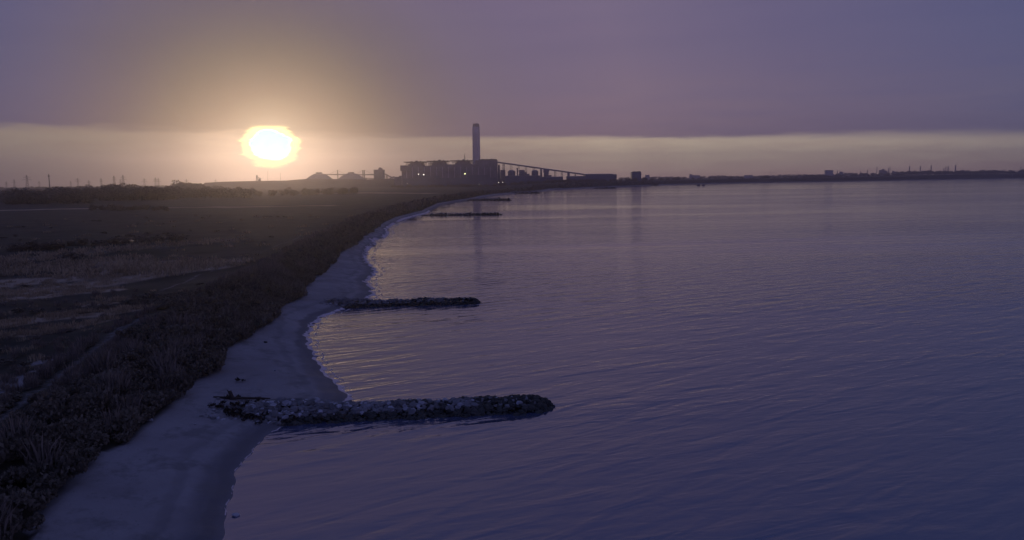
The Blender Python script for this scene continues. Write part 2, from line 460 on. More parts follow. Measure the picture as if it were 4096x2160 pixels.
wetm = t.smooth(t.math('ADD', sep.outputs[1], t.math('MULTIPLY', t.math('SUBTRACT', n_mid, 0.5), 0.35)), 0.25, 0.6)
sandc = t.mix(wetm, sandc, (0.16, 0.155, 0.17, 1))
td = t.node('ShaderNodeAttribute', attribute_name='tide').outputs['Fac']
lines = t.math('SINE', t.math('MULTIPLY', td, 2.1))
sandc = t.mix(t.math('MULTIPLY', t.smooth(lines, 0.2, 0.95), t.smooth(td, 6.0, 2.0, 0.0, 0.42)), sandc, (0.10, 0.098, 0.105, 1))
blot = t.noise(pos, 0.35, 6.0, 0.7)
sandc = t.mix(t.math('MULTIPLY', t.smooth(blot, 0.50, 0.66), 0.65), sandc, (0.15, 0.145, 0.145, 1))
debris = t.noise(pos, 5.0, 3.0, 0.6)
sandc = t.mix(t.math('MULTIPLY', t.smooth(debris, 0.66, 0.72), t.math('MULTIPLY', t.smooth(td, 3.0, 6.0), 0.7)), sandc, (0.06, 0.055, 0.05, 1))
cc = t.mix(sep.outputs[0], soil, sandc)
b = t.node('ShaderNodeBsdfPrincipled'); t.put(b.inputs['Base Color'], cc)
t.put(b.inputs['Roughness'], t.math('SUBTRACT', 0.95, t.math('MULTIPLY', t.math('MULTIPLY', wetm, sep.outputs[0]), 0.22)))
b.inputs['Specular IOR Level'].default_value = 0.15
bn = t.node('ShaderNodeBump'); bn.inputs['Strength'].default_value = 0.7; bn.inputs['Distance'].default_value = 0.12
t.put(bn.inputs['Height'], n_small); t.put(b.inputs['Normal'], bn.outputs[0])
o = t.node('ShaderNodeOutputMaterial'); t.t.links.new(b.outputs[0], o.inputs[0])
terr.data.materials.append(mg)

# ------------------------------------------------------------------ sea
ms = bpy.data.materials.new('sea_water'); ms.use_nodes = True
t = NT(ms.node_tree)
pos = t.node('ShaderNodeNewGeometry').outputs['Position']
def wave(ang, sx, sy, sc_, det, rough=0.5, dist=0.3):
    """noise with crests running at ang degrees from the X axis"""
    mp = t.node('ShaderNodeMapping'); t.put(mp.inputs[0], pos); mp.inputs['Rotation'].default_value = (0, 0, math.radians(-ang))
    m2 = t.node('ShaderNodeMapping'); t.put(m2.inputs[0], mp.outputs[0]); m2.inputs['Scale'].default_value = (sx, sy, 1)
    return t.noise(m2.outputs[0], sc_, det, rough, dist)
w1 = wave(32, 0.28, 1.0, 0.48, 2.0, 0.45, 0.5)
w2 = wave(18, 0.36, 1.0, 0.85, 3.0, 0.5, 0.5)
w3 = wave(-12, 0.5, 1.0, 2.6, 2.0, 0.5)
calm = t.smooth(wave(8, 0.18, 1.0, 0.010, 4.0, 0.6), 0.40, 0.60, 0.16, 1.0)
sxyz = t.node('ShaderNodeSeparateXYZ'); t.put(sxyz.inputs[0], pos)
fetch = t.math('SUBTRACT', sxyz.outputs[0], t.math('MULTIPLY', sxyz.outputs[1], 0.06))      # offshore wind: ripples grow away from the shore
calm = t.math('MULTIPLY', calm, t.smooth(fetch, -60.0, 240.0, 0.55, 1.30))
hgt = t.math('ADD', t.math('MULTIPLY', w1, 0.42), t.math('ADD', t.math('MULTIPLY', w2, 0.17), t.math('MULTIPLY', w3, 0.018)))
hgt = t.math('MULTIPLY', hgt, calm)
bn = t.node('ShaderNodeBump'); bn.inputs['Strength'].default_value = 1.0; bn.inputs['Distance'].default_value = 1.0
t.put(bn.inputs['Height'], hgt)
b = t.node('ShaderNodeBsdfPrincipled')
b.inputs['Base Color'].default_value = (0.054, 0.067, 0.128, 1)
b.inputs['Roughness'].default_value = 0.07
b.inputs['IOR'].default_value = 2.3
t.put(b.inputs['Normal'], bn.outputs[0])
o = t.node('ShaderNodeOutputMaterial'); t.t.links.new(b.outputs[0], o.inputs[0])
sea = mesh_obj('sea', [(-300, -300, 0), (7000, -300, 0), (7000, 7000, 0), (-300, 7000, 0)], [(0, 1, 2, 3)], ms)
sea['kind'] = 'structure'

def ht(x, y): return float(height(np.array([x]), np.array([y]))[0])
# small breaking swash waves along the coves
mf = material('sea_foam', (0.60, 0.51, 0.52), 0.6, 0.15, 3.0, 0.4)
def swash(name, y0, y1, dist, wid, hz, mat, seed, kind):
    Y = []; y = y0
    while y < y1: Y.append(y); y += max(0.22, y * 0.0022)
    Y = np.array(Y)
    X = xs(Y)
    k = np.ones(5) / 5; X = np.convolve(np.pad(X, 2, 'edge'), k, 'valid')
    n1 = np.array([noise.noise(Vector((0, v * 0.8, seed))) for v in Y]); n2 = np.array([noise.noise(Vector((5, v * 2.7, seed))) for v in Y])
    n3 = np.array([noise.noise(Vector((9, v * 0.25, seed))) for v in Y])
    sc2 = np.clip(Y / 110, 0.8, 2.2)
    W = wid * sc2 * np.clip(0.9 + (1.2 * n1 + 0.5 * n2) * (1 if hz < .05 else .35), 0.12, 2)
    a = X + dist * sc2 + 0.12 * n2 * sc2 * (hz < .05) + n3 * 0.4 * sc2 * (hz > .05)
    V = []; Fc = []
    prof = [(0, 0.012), (0.3, hz * 0.5), (0.6, hz), (0.8, hz * 0.6), (1, 0.006)]
    for i in range(len(Y)):
        for f, z in prof: V.append((a[i] + W[i] * f, Y[i], z + (max(0.0, ht(a[i] + W[i] * f, Y[i])) if hz < .035 else 0)))
    m = len(prof)
    for i in range(len(Y) - 1):
        if n3[i] < (-0.45 if dist < 0 else -0.05) or (dist > 0 and n2[i] < -.15) or (seed == 3.0 and n1[i] < .02): continue
        for j in range(m - 1):
            q = i * m + j; Fc.append((q, q + 1, q + m + 1, q + m))
    o = mesh_obj(name, V, Fc, mat, smooth=True)
    o['kind'] = kind
    return o
tag(swash('sea_foam', 70, 520, -0.34, 0.66, 0.03, mf, 1.0, 'stuff'), 'thin pale foam line washing onto the curved sandy beach', 'foam')
tag(swash('sea_foam', 76, 430, 1.0, 0.22, 0.025, mf, 6.0, 'stuff'), 'broken second foam line just off the curved sandy beach', 'foam')
tag(swash('sea_foam', 30, 66, -0.12, 0.09, 0.02, mf, 3.0, 'stuff'), 'faint foam edge at the near water line below the groyne', 'foam')


# ------------------------------------------------------------------ leafy shapes
def rotz(P, a):
    c, s = math.cos(a), math.sin(a)
    return P @ np.array([[c, s, 0], [-s, c, 0], [0, 0, 1]])
def leaf_cloud(n, rx, rz, leaf, seed, lumps=9, z0=0.0, flat=0.0):
    """quads spread through lumpy volume; returns verts (4n,3)"""
    r = np.random.default_rng(seed)
    cen = r.normal(size=(lumps, 3)); cen /= np.linalg.norm(cen, axis=1)[:, None]
    cen *= r.uniform(0.25, 0.72, (lumps, 1)); cen[:, 2] = (np.abs(cen[:, 2]) * 0.9 - 0.15) if z0 == 0 else (cen[:, 2] * 1.1)
    rad = r.uniform(0.26, 0.5, lumps)
    k = r.integers(0, lumps, n)
    d = r.normal(size=(n, 3)); d /= np.linalg.norm(d, axis=1)[:, None]
    p = cen[k] + d * (rad[k] * r.uniform(0.55, 1.05, n) )[:, None]
    p = p * np.array([rx, rx, rz * 0.62]) + np.array([0, 0, z0 + rz * 0.45])
    p[:, 2] = np.maximum(p[:, 2], z0 * 0.6 + 0.02)
    u = r.normal(size=(n, 3)); u /= np.linalg.norm(u, axis=1)[:, None]
    v = np.cross(u, r.normal(size=(n, 3))); v /= np.linalg.norm(v, axis=1)[:, None]
    s = leaf * r.uniform(0.5, 1.3, (n, 1))
    return np.stack([p - u * s, p + v * s * 0.6, p + u * s, p - v * s * 0.6], 1).reshape(-1, 3)
def blade_clump(n, rad, h, wdt, seed, lean=0.35):
    """upright narrow blades"""
    r = np.random.default_rng(seed)
    a = r.uniform(0, 2 * math.pi, n); q = rad * np.sqrt(r.uniform(0, 1, n))
    base = np.stack([q * np.cos(a), q * np.sin(a), np.zeros(n)], 1)
    hh = h * r.uniform(0.45, 1.1, n) * (1.1 - 0.45 * q / max(rad, .01))
    ln = np.stack([np.cos(a + r.normal(0, .8, n)), np.sin(a + r.normal(0, .8, n)), np.zeros(n)], 1) * (lean * hh * r.uniform(0.2, 1.2, n))[:, None]
    t1 = base + ln * 0.35 + np.stack([0 * hh, 0 * hh, hh * 0.65], 1)
    tip = base + ln + np.stack([0 * hh, 0 * hh, hh], 1)
    side = np.stack([-np.sin(a * 3), np.cos(a * 3), np.zeros(n)], 1) * (wdt * r.uniform(0.6, 1.4, n))[:, None]
    return np.stack([base - side * .5, t1 - side * .9, tip, t1 + side * .9], 1).reshape(-1, 3)
def quads(n): return np.arange(4 * n).reshape(n, 4)
class Cloud:
    """merges many copies of leaf shapes into one mesh"""
    def __init__(self): self.P = []
    def put(self, P, loc, sc_=1.0, rz=0.0, sz=None):
        Q = rotz(P, rz) * np.array([sc_, sc_, sz if sz else sc_]) + np.array(loc)
        self.P.append(Q)
    def build(self, name, mat):
        P = np.concatenate(self.P).astype(np.float32)
        n = len(P) // 4
        me = bpy.data.meshes.new(name)
        me.vertices.add(4 * n); me.vertices.foreach_set('co', P.ravel())
        me.loops.add(4 * n); me.loops.foreach_set('vertex_index', np.arange(4 * n, dtype=np.int32))
        me.polygons.add(n); me.polygons.foreach_set('loop_start', np.arange(0, 4 * n, 4, dtype=np.int32))
        me.update(calc_edges=True)
        me.materials.append(mat)
        o = bpy.data.objects.new(name, me); C.objects.link(o)
        return o
def ht(x, y): return float(height(np.array([x]), np.array([y]))[0])

# dark thicket on the dune slope, reeds along its crest
bush_t = [leaf_cloud(420, 1.0, 1.3, 0.14, 10 + k, 8) for k in range(5)]
bush_far = [leaf_cloud(110, 1.0, 1.3, 0.27, 30 + k, 7) for k in range(4)]
reed_t = [blade_clump(110, 0.7, 1.9, 0.035, 50 + k) for k in range(4)]
reed_far = [blade_clump(45, 0.8, 1.9, 0.09, 60 + k) for k in range(4)]
rnd = random.Random(7)
scrub = Cloud(); reeds = Cloud()
y = 18.0
while y < 2300:
    b0, t0 = float(xb(np.array([y]))[0]), float(xt(np.array([y]))[0])
    stepy = max(0.95, y * 0.0105)
    wdt = b0 - t0
    far = y > 170
    nacross = max(3, int(wdt / (1.05 if not far else 1.1 + y * 0.004)))
    for k in range(nacross):
        f = (k + rnd.random()) / nacross
        yy = y + rnd.uniform(-.5, .5) * stepy
        b1, t1 = float(xb(np.array([yy]))[0]), float(xt(np.array([yy]))[0])
        x = b1 - 0.2 - (b1 - t1 + 1.5) * f
        if yy < 130 and abs(x - t1) < 0.9: continue        # the bare track along the crest
        z = ht(x, yy) - 0.1
        s = rnd.uniform(0.75, 1.35) * (1.0 if not far else 1.0 + min(1.4, (y - 170) * 0.0022))
        if f > .6: s *= .62
        reedy = noise.noise(Vector((x * 0.09, yy * 0.05, 2.0))) + (f - 0.72) * 1.3 > 0.16
        if reedy:
            (reeds).put((reed_far if far else reed_t)[rnd.randrange(4)], (x, yy, z), s * rnd.uniform(.8, 1.2), rnd.uniform(0, 6.28))
            if rnd.random() < 0.5: scrub.put((bush_far if far else bush_t)[rnd.randrange(4)], (x + .5, yy, z), s * 0.7, rnd.uniform(0, 6.28))
        else:
            scrub.put((bush_far if far else bush_t)[rnd.randrange(4)], (x, yy, z), s, rnd.uniform(0, 6.28), s * rnd.uniform(.8, 1.5))
            if rnd.random() < 0.08: reeds.put((reed_far if far else reed_t)[rnd.randrange(4)], (x, yy, z), s * 1.25, rnd.uniform(0, 6.28))
    y += stepy
# low growth on the fields
tuft_t = [blade_clump(60, 0.8, 0.7, 0.03, 80 + k, .5) for k in range(4)]
tuft_far = [blade_clump(26, 1.0, 0.8, 0.09, 90 + k, .5) for k in range(4)]
grass = Cloud()
for k in range(6000):
    u = rnd.random()
    yy = 45 * (420 / 45) ** u
    half = yy * 0.66
    t0 = float(xt(np.array([yy]))[0])
    x = t0 - 1 - rnd.random() * max(6, (t0 + half + 8))
    z = ht(x, yy) - .05
    d = min(float(seg_dist(np.array([x]), np.array([yy]), [G(a, b_, 3.0) for a, b_ in pts])[0]) / wd for pts, wd, a_ in GRASS_BANDS[:9])
    far = yy > 150
    if d < 1.0 or rnd.random() < 0.03:
        grass.put((tuft_far if far else tuft_t)[rnd.randrange(4)], (x, yy, z), rnd.uniform(.6, 1.3) * (1.4 if far else 1), rnd.uniform(0, 6.28))
    elif noise.noise(Vector((x * 0.03, yy * 0.06, 4.0))) > (0.22 if yy < 110 else 0.52) or rnd.random() < (0.05 if yy < 110 else .008):
        s = rnd.uniform(.4, .95) * (1.3 if far else 1)
        scrub.put((bush_far if far else bush_t)[rnd.randrange(4)], (x, yy, z), s * 1.2, rnd.uniform(0, 6.28), s * .6)
    elif rnd.random() < .08 and yy < 130:
        reeds.put((reed_far if far else reed_t)[rnd.randrange(4)], (x, yy, z), rnd.uniform(.35, .6), rnd.uniform(0, 6.28))
tag(scrub.build('scrub', M_LEAF), 'dark thicket covering the dune slope behind the beach', 'scrub', kind='stuff')
tag(reeds.build('reeds', M_REED), 'tall pale brown reeds mixed into the dark dune thicket', 'reeds', kind='stuff')
tag(grass.build('dry_grass', M_GRASS), 'pale dry grass growing in curved bands across the dark fields', 'grass', kind='stuff')

# ------------------------------------------------------------------ trees
def trunk_mesh(seed, h):
    r = random.Random(seed); m = MB()
    top = (r.uniform(-.3, .3), r.uniform(-.3, .3), h * .55)
    m.bar((0, 0, -0.5), top, h * .035, h * .02, 7)
    for k in range(5):
        a = r.uniform(0, 6.28); q = h * r.uniform(.2, .36)
        s = (top[0] * .7, top[1] * .7, h * r.uniform(.3, .5))
        m.bar(s, (math.cos(a) * q, math.sin(a) * q, s[2] + h * r.uniform(.15, .32)), h * .014, h * .005, 5)
    me = bpy.data.meshes.new('trunk'); me.from_pydata(m.V, [], m.F); me.materials.append(M_BARK); return me
def crown_mesh(seed, h, wd, n, leaf):
    P = leaf_cloud(n, wd, h * .98, leaf, seed, 13, h * .04)
    me = bpy.data.meshes.new('crown'); me.from_pydata(P.tolist(), [], quads(n).tolist()); me.materials.append(M_LEAF); return me
tree_t = [(trunk_mesh(k, 8), crown_mesh(100 + k, 8, 4.2 + .5 * (k % 3), 1500, .42)) for k in range(5)]
shrub_t = [crown_mesh(140 + k, 2.6, 2.2, 700, .24) for k in range(4)]
def place_tree(name, px, D, h, label, group, k, wide=1.0, zfix=None):
    X = px if D is None else A(px, 720, D)[0]
    z = ht(X, D) if zfix is None else zfix
    root = empty(name, (X, D, z - .1), k * 1.7)
    s = h / 8.0
    root.scale = (s * wide, s * wide, s)
    for nm, me in (('trunk', tree_t[k % 5][0]), ('crown', tree_t[k % 5][1])):
        o = bpy.data.objects.new(nm, me); C.objects.link(o); o.parent = root
    tag(root, label, 'tree', group)
    return root
rt = random.Random(3)
# clumps in the left fields and on the left skyline: (x0, x1, distance, height, count, label, group)
TREES = [(20, 340, 730, 12.5, 22, 'dark leafy tree in the long tree belt beyond the far left field', 'trees of the long belt beyond the far left field'),
         (350, 690, 840, 14, 22, 'dark leafy tree in the tall clump left of the setting sun', 'trees of the clump left of the sun'),
         (690, 1000, 900, 11, 16, 'dark leafy tree in the thin row below the setting sun', 'trees in the thin row below the sun'),
         (1000, 1420, 1000, 9, 15, 'low leafy tree in the hazy row right below the sun', 'trees of the hazy row right below the sun'),
         (389, 530, 1250, 16, 9, 'hazy tree in the rounded skyline clump at the left', 'trees of the rounded skyline clump at the left'),
         (700, 790, 1500, 18, 9, 'hazy tree in the flat topped skyline clump left of the sun', 'trees of the flat topped skyline clump'),
         (215, 380, 1600, 13, 9, 'hazy tree in the low skyline row near the left edge', 'trees of the low skyline row near the left edge'),
         (0, 200, 1500, 10, 8, 'hazy tree on the skyline at the far left edge', 'trees on the skyline at the far left edge'),
         (530, 700, 1700, 10, 9, 'hazy tree on the skyline between the two taller clumps', 'trees on the skyline between the taller clumps'),
         (790, 890, 1700, 11, 7, 'hazy tree at the left end of the coal yard embankment', 'trees by the embankment')]
kk = 0
for x0, x1, D, h, n, lab, grp in TREES:
    for i in range(n):
        kk += 1
        px = x0 + (x1 - x0) * (i + rt.uniform(.1, .9)) / n
        place_tree('tree', px, D * rt.uniform(.96, 1.05), h * rt.uniform(.7, 1.1), lab, grp, kk, rt.uniform(1.3, 1.9))
# low shrubs in a row in the left field
for i in range(17):
    px = 360 + 315 * (i + rt.uniform(0, .8)) / 17
    X, Y_ = G(px, 840 + rt.uniform(-4, 3), 2.6)
    o = bpy.data.objects.new('shrub', shrub_t[i % 4]); C.objects.link(o)
    o.location = (X, Y_, ht(X, Y_) - .1); o.rotation_euler = (0, 0, i * 2.1); s = rt.uniform(1.0, 1.7); o.scale = (s, s, s)
    tag(o, 'dark shrub in the row across the left field', 'shrub', 'shrubs in the row across the left field')
X, Y_ = G(290, 1040, 2.6)
o = bpy.data.objects.new('shrub', shrub_t[0]); C.objects.link(o); o.location = (X, Y_, ht(X, Y_) - .2); o.scale = (2.0, 1.4, .75)
tag(o, 'low wide dark shrub standing alone between the pale grass bands', 'shrub')
for i in range(14):
    px = 20 + 700 * (i + rt.uniform(0, .9)) / 14
    X, Y_ = G(px, 1005 - px * .045 + rt.uniform(-8, 5), 2.6)
    o = bpy.data.objects.new('shrub', shrub_t[i % 4]); C.objects.link(o)
    o.location = (X, Y_, ht(X, Y_) - .1); o.rotation_euler = (0, 0, i * 1.3); s = rt.uniform(.8, 1.3); o.scale = (s * 1.6, s, s * .8)
    tag(o, 'dark shrub along the ditch behind the pale grass bands', 'shrub', 'shrubs along the ditch behind the pale grass')

# flooded hollows in the field
def puddle(pts, label):
    P = [G(x, y, 2.9) for x, y in pts]
    cx = sum(p[0] for p in P) / len(P); cy = sum(p[1] for p in P) / len(P)
    z = max(ht(*p) for p in P) + .32
    V = []
    n = len(P)
    for i in range(n):
        for s in range(5):
            f = s / 5; a = P[i]; b2 = P[(i + 1) % n]
            V.append((a[0] + (b2[0] - a[0]) * f + rt.uniform(-.3, .3), a[1] + (b2[1] - a[1]) * f + rt.uniform(-.5, .5), z))
    o = mesh_obj('pond', V, [tuple(range(len(V)))], ms)
    o['kind'] = 'structure'
    return o
puddle([(438, 966), (470, 972), (502, 967), (480, 962)], '')
puddle([(498, 966), (560, 966), (630, 962), (628, 956), (560, 959), (500, 962)], '')
puddle([(214, 980), (230, 980), (232, 976), (216, 976)], '')

# ------------------------------------------------------------------ rock groynes
def rock(seed):
    r = np.random.default_rng(seed)
    bm = bmesh.new(); bmesh.ops.create_icosphere(bm, subdivisions=2, radius=1)
    P = np.array([v.co[:] for v in bm.verts]); Fc = [[v.index for v in f.verts] for f in bm.faces]; bm.free()
    for k in range(11):
        d = r.normal(size=3); d /= np.linalg.norm(d); h = r.uniform(.5, .8)
        over = np.maximum(P @ d - h, 0); P = P - over[:, None] * d * .95
    P *= r.uniform(.75, 1.2, 3)
    P += r.normal(0, .02, P.shape)
    return P, Fc
rocks = [rock(k) for k in range(10)]
def rot3(r):
    q = r.normal(size=4); q /= np.linalg.norm(q); a, b, c, d = q
    return np.array([[1 - 2 * (c * c + d * d), 2 * (b * c - a * d), 2 * (b * d + a * c)], [2 * (b * c + a * d), 1 - 2 * (b * b + d * d), 2 * (c * d - a * b)],
                     [2 * (b * d - a * c), 2 * (c * d + a * b), 1 - 2 * (b * b + c * c)]])
def groyne(p0, p1, wid, hgt_, rs, label, n, parts=0, seed=0, spread=0.0, taper=.08):
    r = np.random.default_rng(seed)
    a = np.array(p0); b = np.array(p1); L = np.linalg.norm(b - a); d = (b - a) / L; nrm = np.array([-d[1], d[0]])
    root = empty('rock_groyne', (float(a[0]), float(a[1]), 0.0))
    tag(root, label, 'groyne', 'rock groynes running out from the beach')
    o0 = np.array([a[0], a[1], 0])
    def prof(f, s):
        """surface height over the sea at fraction f along, s across in -1..1"""
        e = min(1, (1 - f) / taper) ** .6
        st_ = min(1, .25 + f / .22)
        und = 1 + .22 * noise.noise(Vector((f * 9, seed * 3.1, 0))) + .12 * noise.noise(Vector((f * 26, s * 2, seed)))
        return hgt_ * und * e * st_ * max(0, 1 - abs(s) ** 1.7)
    # core mound under the boulders
    cv = []; cf = []; NS = 9; NL = 40
    for i in range(NL + 1):
        f = i / NL
        for j in range(NS):
            s = -1 + 2 * j / (NS - 1)
            ws = wid * .46 * min(1, (1 - f) / taper + .15)
            p = a + d * L * f + nrm * ws * s
            g = float(height(np.array([p[0]]), np.array([p[1]]))[0])
            cv.append((p[0] - a[0], p[1] - a[1], max(g, -.6) * (1 if g > 0 else 1) + prof(f, s) * .68 - .12))
    for i in range(NL):
        for j in range(NS - 1):
            q = i * NS + j; cf.append((q, q + NS, q + NS + 1, q + 1))
    mesh_obj('core', cv, cf, M_ROCKW, root, True)
    items = []
    for k in range(n):
        f = r.uniform(0, 1) if spread == 0 or r.uniform() > .12 else r.uniform(-spread, .12)
        s = r.uniform(-1, 1)
        ws = wid * (.5 + .07 * noise.noise(Vector((f * 12, 4.0 + (s > 0) * 7, seed)))) * (1 if f > 0 else 1.1) * min(1, (1 - f) / taper + .2)
        p = a + d * L * f + nrm * ws * s
        g = float(height(np.array([p[0]]), np.array([p[1]]))[0])
        z = max(g, -.35) + (prof(f, s) if f > 0.02 else 0) * .8 - .06
        sz = rs * float(np.clip(r.lognormal(-.05, .45), .4, 2.1)) * (1 if f > .1 else .7)
        T = (rocks[r.integers(10)][0] @ rot3(r).T) * sz * np.array([1, 1, .72]) + np.array([p[0], p[1], z]) - o0
        Fc = rocks[0][1]
        low = z < .28 * hgt_ or (f > .93) or (f > .75 and r.uniform() < .75) or (f > .5 and r.uniform() < .35)
        onsand = g > .12
        mt = M_ROCKW if (low and not onsand) else (M_ROCKP if r.uniform() < ((.17 if f < .7 else .07) if seed == 1 else .03) else M_ROCK)
        items.append((sz, T, mt))
    items.sort(key=lambda q: -q[0])
    big = [i for i in items if True][:parts]; rest = items[parts:]
    for sz, T, mt in big:
        c = T.mean(0)
        o = mesh_obj('boulder', T - c, Fc, mt, root, False, tuple(c))
    V = []; FF = []; MI = []
    mats = [M_ROCK, M_ROCKP, M_ROCKW]
    off = 0
    for sz, T, mt in rest:
        V.append(T); FF += [[i + off for i in f] for f in Fc]; MI += [mats.index(mt)] * len(Fc); off += len(T)
    o = mesh_obj('rubble', np.concatenate(V), FF, mats, root)
    o.data.polygons.foreach_set('material_index', MI)
    o['kind'] = 'stuff'
    return root
def P3(x, y, z=0.8): return G(x, y, z)
groyne(P3(960, 1640), P3(2222, 1600, .5), 4.9, 1.5, .215, 'nearest and longest rock groyne of loose pale and dark boulders in the foreground', 4000, 100, 1, .10, .07)
groyne(P3(1310, 1206), P3(1925, 1197, .5), 5.2, 1.4, .24, 'second rock groyne out from the beach with dark boulders', 1500, 0, 2, .04, .06)
groyne(P3(1680, 857), P3(2008, 856, .5), 6.0, 1.8, .42, 'third rock groyne beyond the sandy coves', 600, 0, 3, 0, .06)
groyne(P3(1870, 798.5), P3(2044, 799.5, .5), 7.0, 2.4, .8, 'fourth rock groyne small and thin in the distance', 300, 0, 4, 0, .06)
groyne(P3(2040, 772), P3(2158, 771.5, .5), 8.0, 2.6, 1.0, 'fifth rock groyne thin dark sliver before the plant shore', 260, 0, 5, 0, .08)
groyne(P3(2370, 753), P3(2462, 752.6, .5), 9.0, 3, 1.3, 'farthest rock groyne off the low shed on the shore', 220, 0, 6, 0, .08)

# drift wood, wrack and stones on the sand by the nearest groyne
X, Y_ = G(925, 1592, 1.2)
m = MB()
z = ht(X, Y_)
root = empty('driftwood', (X, Y_, z)); tag(root, 'dark driftwood stump with branches lying on the sand at the groyne root', 'driftwood')
m.bar((-1.6, .2, .12), (2.4, -.35, .18), .16, .10, 7); m.bar((2.2, -.3, .18), (3.6, -.6, .22), .12, .05, 6); m.build('log', M_BARK, root)
m = MB(); m.bar((.1, 0, 0), (-.15, .1, .75), .24, .15, 7); m.bar((-.1, .05, .55), (-.4, .2, .8), .08, .04, 5); m.build('stump', M_BARK, root)
m = MB(); m.bar((-1.4, .2, .1), (-2.3, .5, .12), .07, .03, 5); m.bar((1.8, -.2, .15), (2.6, .1, .2), .06, .02, 5); m.build('branch', M_BARK, root)
wr = Cloud()
for (px, py, rad, n) in [(985, 1618, 1.3, 34), (960, 1636, .9, 14), (1020, 1600, .9, 10), (870, 1624, .5, 8), (945, 1528, .4, 2), (1000, 1640, .9, 20)]:
    cx, cy = G(px, py, 1.2)
    for k in range(n):
        x, yv = cx + rt.gauss(0, rad * .6), cy + rt.gauss(0, rad * .8)
        wr.put(leaf_cloud(40, .38, .4, .09, k, 5), (x, yv, ht(x, yv) + .02), rt.uniform(.6, 1.3), rt.uniform(0, 6))
tag(wr.build('sea_wrack', M_WEED), 'dark heap of washed up sea wrack beside the groyne root', 'seaweed', kind='stuff')
for i, (px, py, s, lab) in enumerate([(852, 1635, .17, 'small pale stone lying on the sand left of the driftwood'), (1062, 1368, .22, 'single dark stone on the sand beneath the thicket edge'),
                                  (604, 1697, .22, 'pale stone at the thicket edge above the near beach'), (945, 2062, .2, 'pale bluish stone awash at the near water line'),
                                  (778, 1690, .12, 'little stone on open sand left of the groyne'), (1100, 1470, .12, 'little stone in the middle of the second sandy beach')]):
    z0 = 0 if i == 3 else 1.2
    X, Y_ = G(px, py, z0)
    T = (rocks[i][0]) * s * np.array([1.3, 1, .7])
    o = mesh_obj('stone', T, rocks[0][1], M_ROCKP if i != 1 else M_ROCKW, None, False, (X, Y_, max(ht(X, Y_), 0) + s * .3))
    tag(o, lab, 'stone')

# ------------------------------------------------------------------ power station
DP = 2200.0
GZ = 2.0
def pbox(m, x0, x1, ytop, ybot, depth=40.0, D=DP, back=0.0, top=None):
    """box from photo pixels on the plane Y = D + back; ybot None = down to the ground"""
    D = D + back
    xm = (x0 + x1) / 2
    X0 = A(x0, (ytop + (ybot or 735)) / 2, D)[0]; X1 = A(x1, (ytop + (ybot or 735)) / 2, D)[0]
    Z1 = A(xm, ytop, D)[1]; Z0 = GZ if ybot is None else A(xm, ybot, D)[1]
    m.box(X0, X1, D, D + depth, Z0, Z1, top)
    return X0, X1, Z0, Z1
def lamp(px, py, D, r, mat, parent):
    X, Z = A(px, py, D)
    m = MB(); m.lathe(X, D - .8, [(r * .3, Z - r), (r * .95, Z - r * .5), (r, Z), (r * .7, Z + r * .7), (r * .2, Z + r)], 10)
    o = m.build('floodlight', mat, parent); return o

ps = empty('power_station_building', (A(1800, 735, DP)[0], DP, GZ)); base_loc = Vector(ps.location)
tag(ps, 'long dark boiler house of the power station below the tall chimney', 'power station')
def pp(mb, name, mat, parent=ps):
    o = mb.build(name, mat); o.parent = parent; o.matrix_parent_inverse = Matrix.Translation(-Vector(parent.location)); return o
def root_at(name, px, D, label, cat, group=None, py=735):
    r_ = empty(name, (A(px, py, D)[0], D, GZ)); tag(r_, label, cat, group); return r_
m = MB(); pbox(m, 1606.6, 1700, 663.5, None, 60); pbox(m, 1700, 1780, 662, None, 60, back=.5); pbox(m, 1780, 1890, 657, None, 60, back=1); pp(m, 'turbine_hall', M_CLAD)
m = MB(); pbox(m, 1601, 1645, 661.5, 684, 40, back=-4); pp(m, 'end_gallery', M_CLAD2)
m = MB(); pbox(m, 1577.5, 1606, 707.5, None, 30, back=6); pbox(m, 1571, 1577, 705, 711, 8, back=10); pbox(m, 1596, 1606, 703, 708, 12, back=9); pp(m, 'low_annexe', M_CLAD)
m = MB(); pbox(m, 1890, 1989, 657.5, None, 62, back=.7); pp(m, 'bunker_hall', M_CLAD)
m = MB(); pbox(m, 1989, 2002, 659, None, 40, back=3, top=(2, 0)); pp(m, 'stair_block', M_CLAD2)
m = MB(); pbox(m, 2002, 2021, 680, None, 36, back=5); pp(m, 'side_hall', M_CLAD)
m = MB(); pbox(m, 1612, 1990, 712, None, 14, back=-16); pbox(m, 1660, 1760, 703, 712.2, 10, back=-13); pbox(m, 1870, 1960, 700, 712.2, 10, back=-13); pp(m, 'precipitator_row', M_CLAD2)
# facade ribs and openings
for x in range(1625, 1985, 24):
    m = MB(); pbox(m, x, x + 2.2, 668, 711, 2.5, back=-2.6); pp(m, 'duct', M_CONC)
for x in range(1632, 1980, 30):
    m = MB(); pbox(m, x, x + 11, 686, 689, .8, back=-1.2); pp(m, 'window_band', M_STEEL)
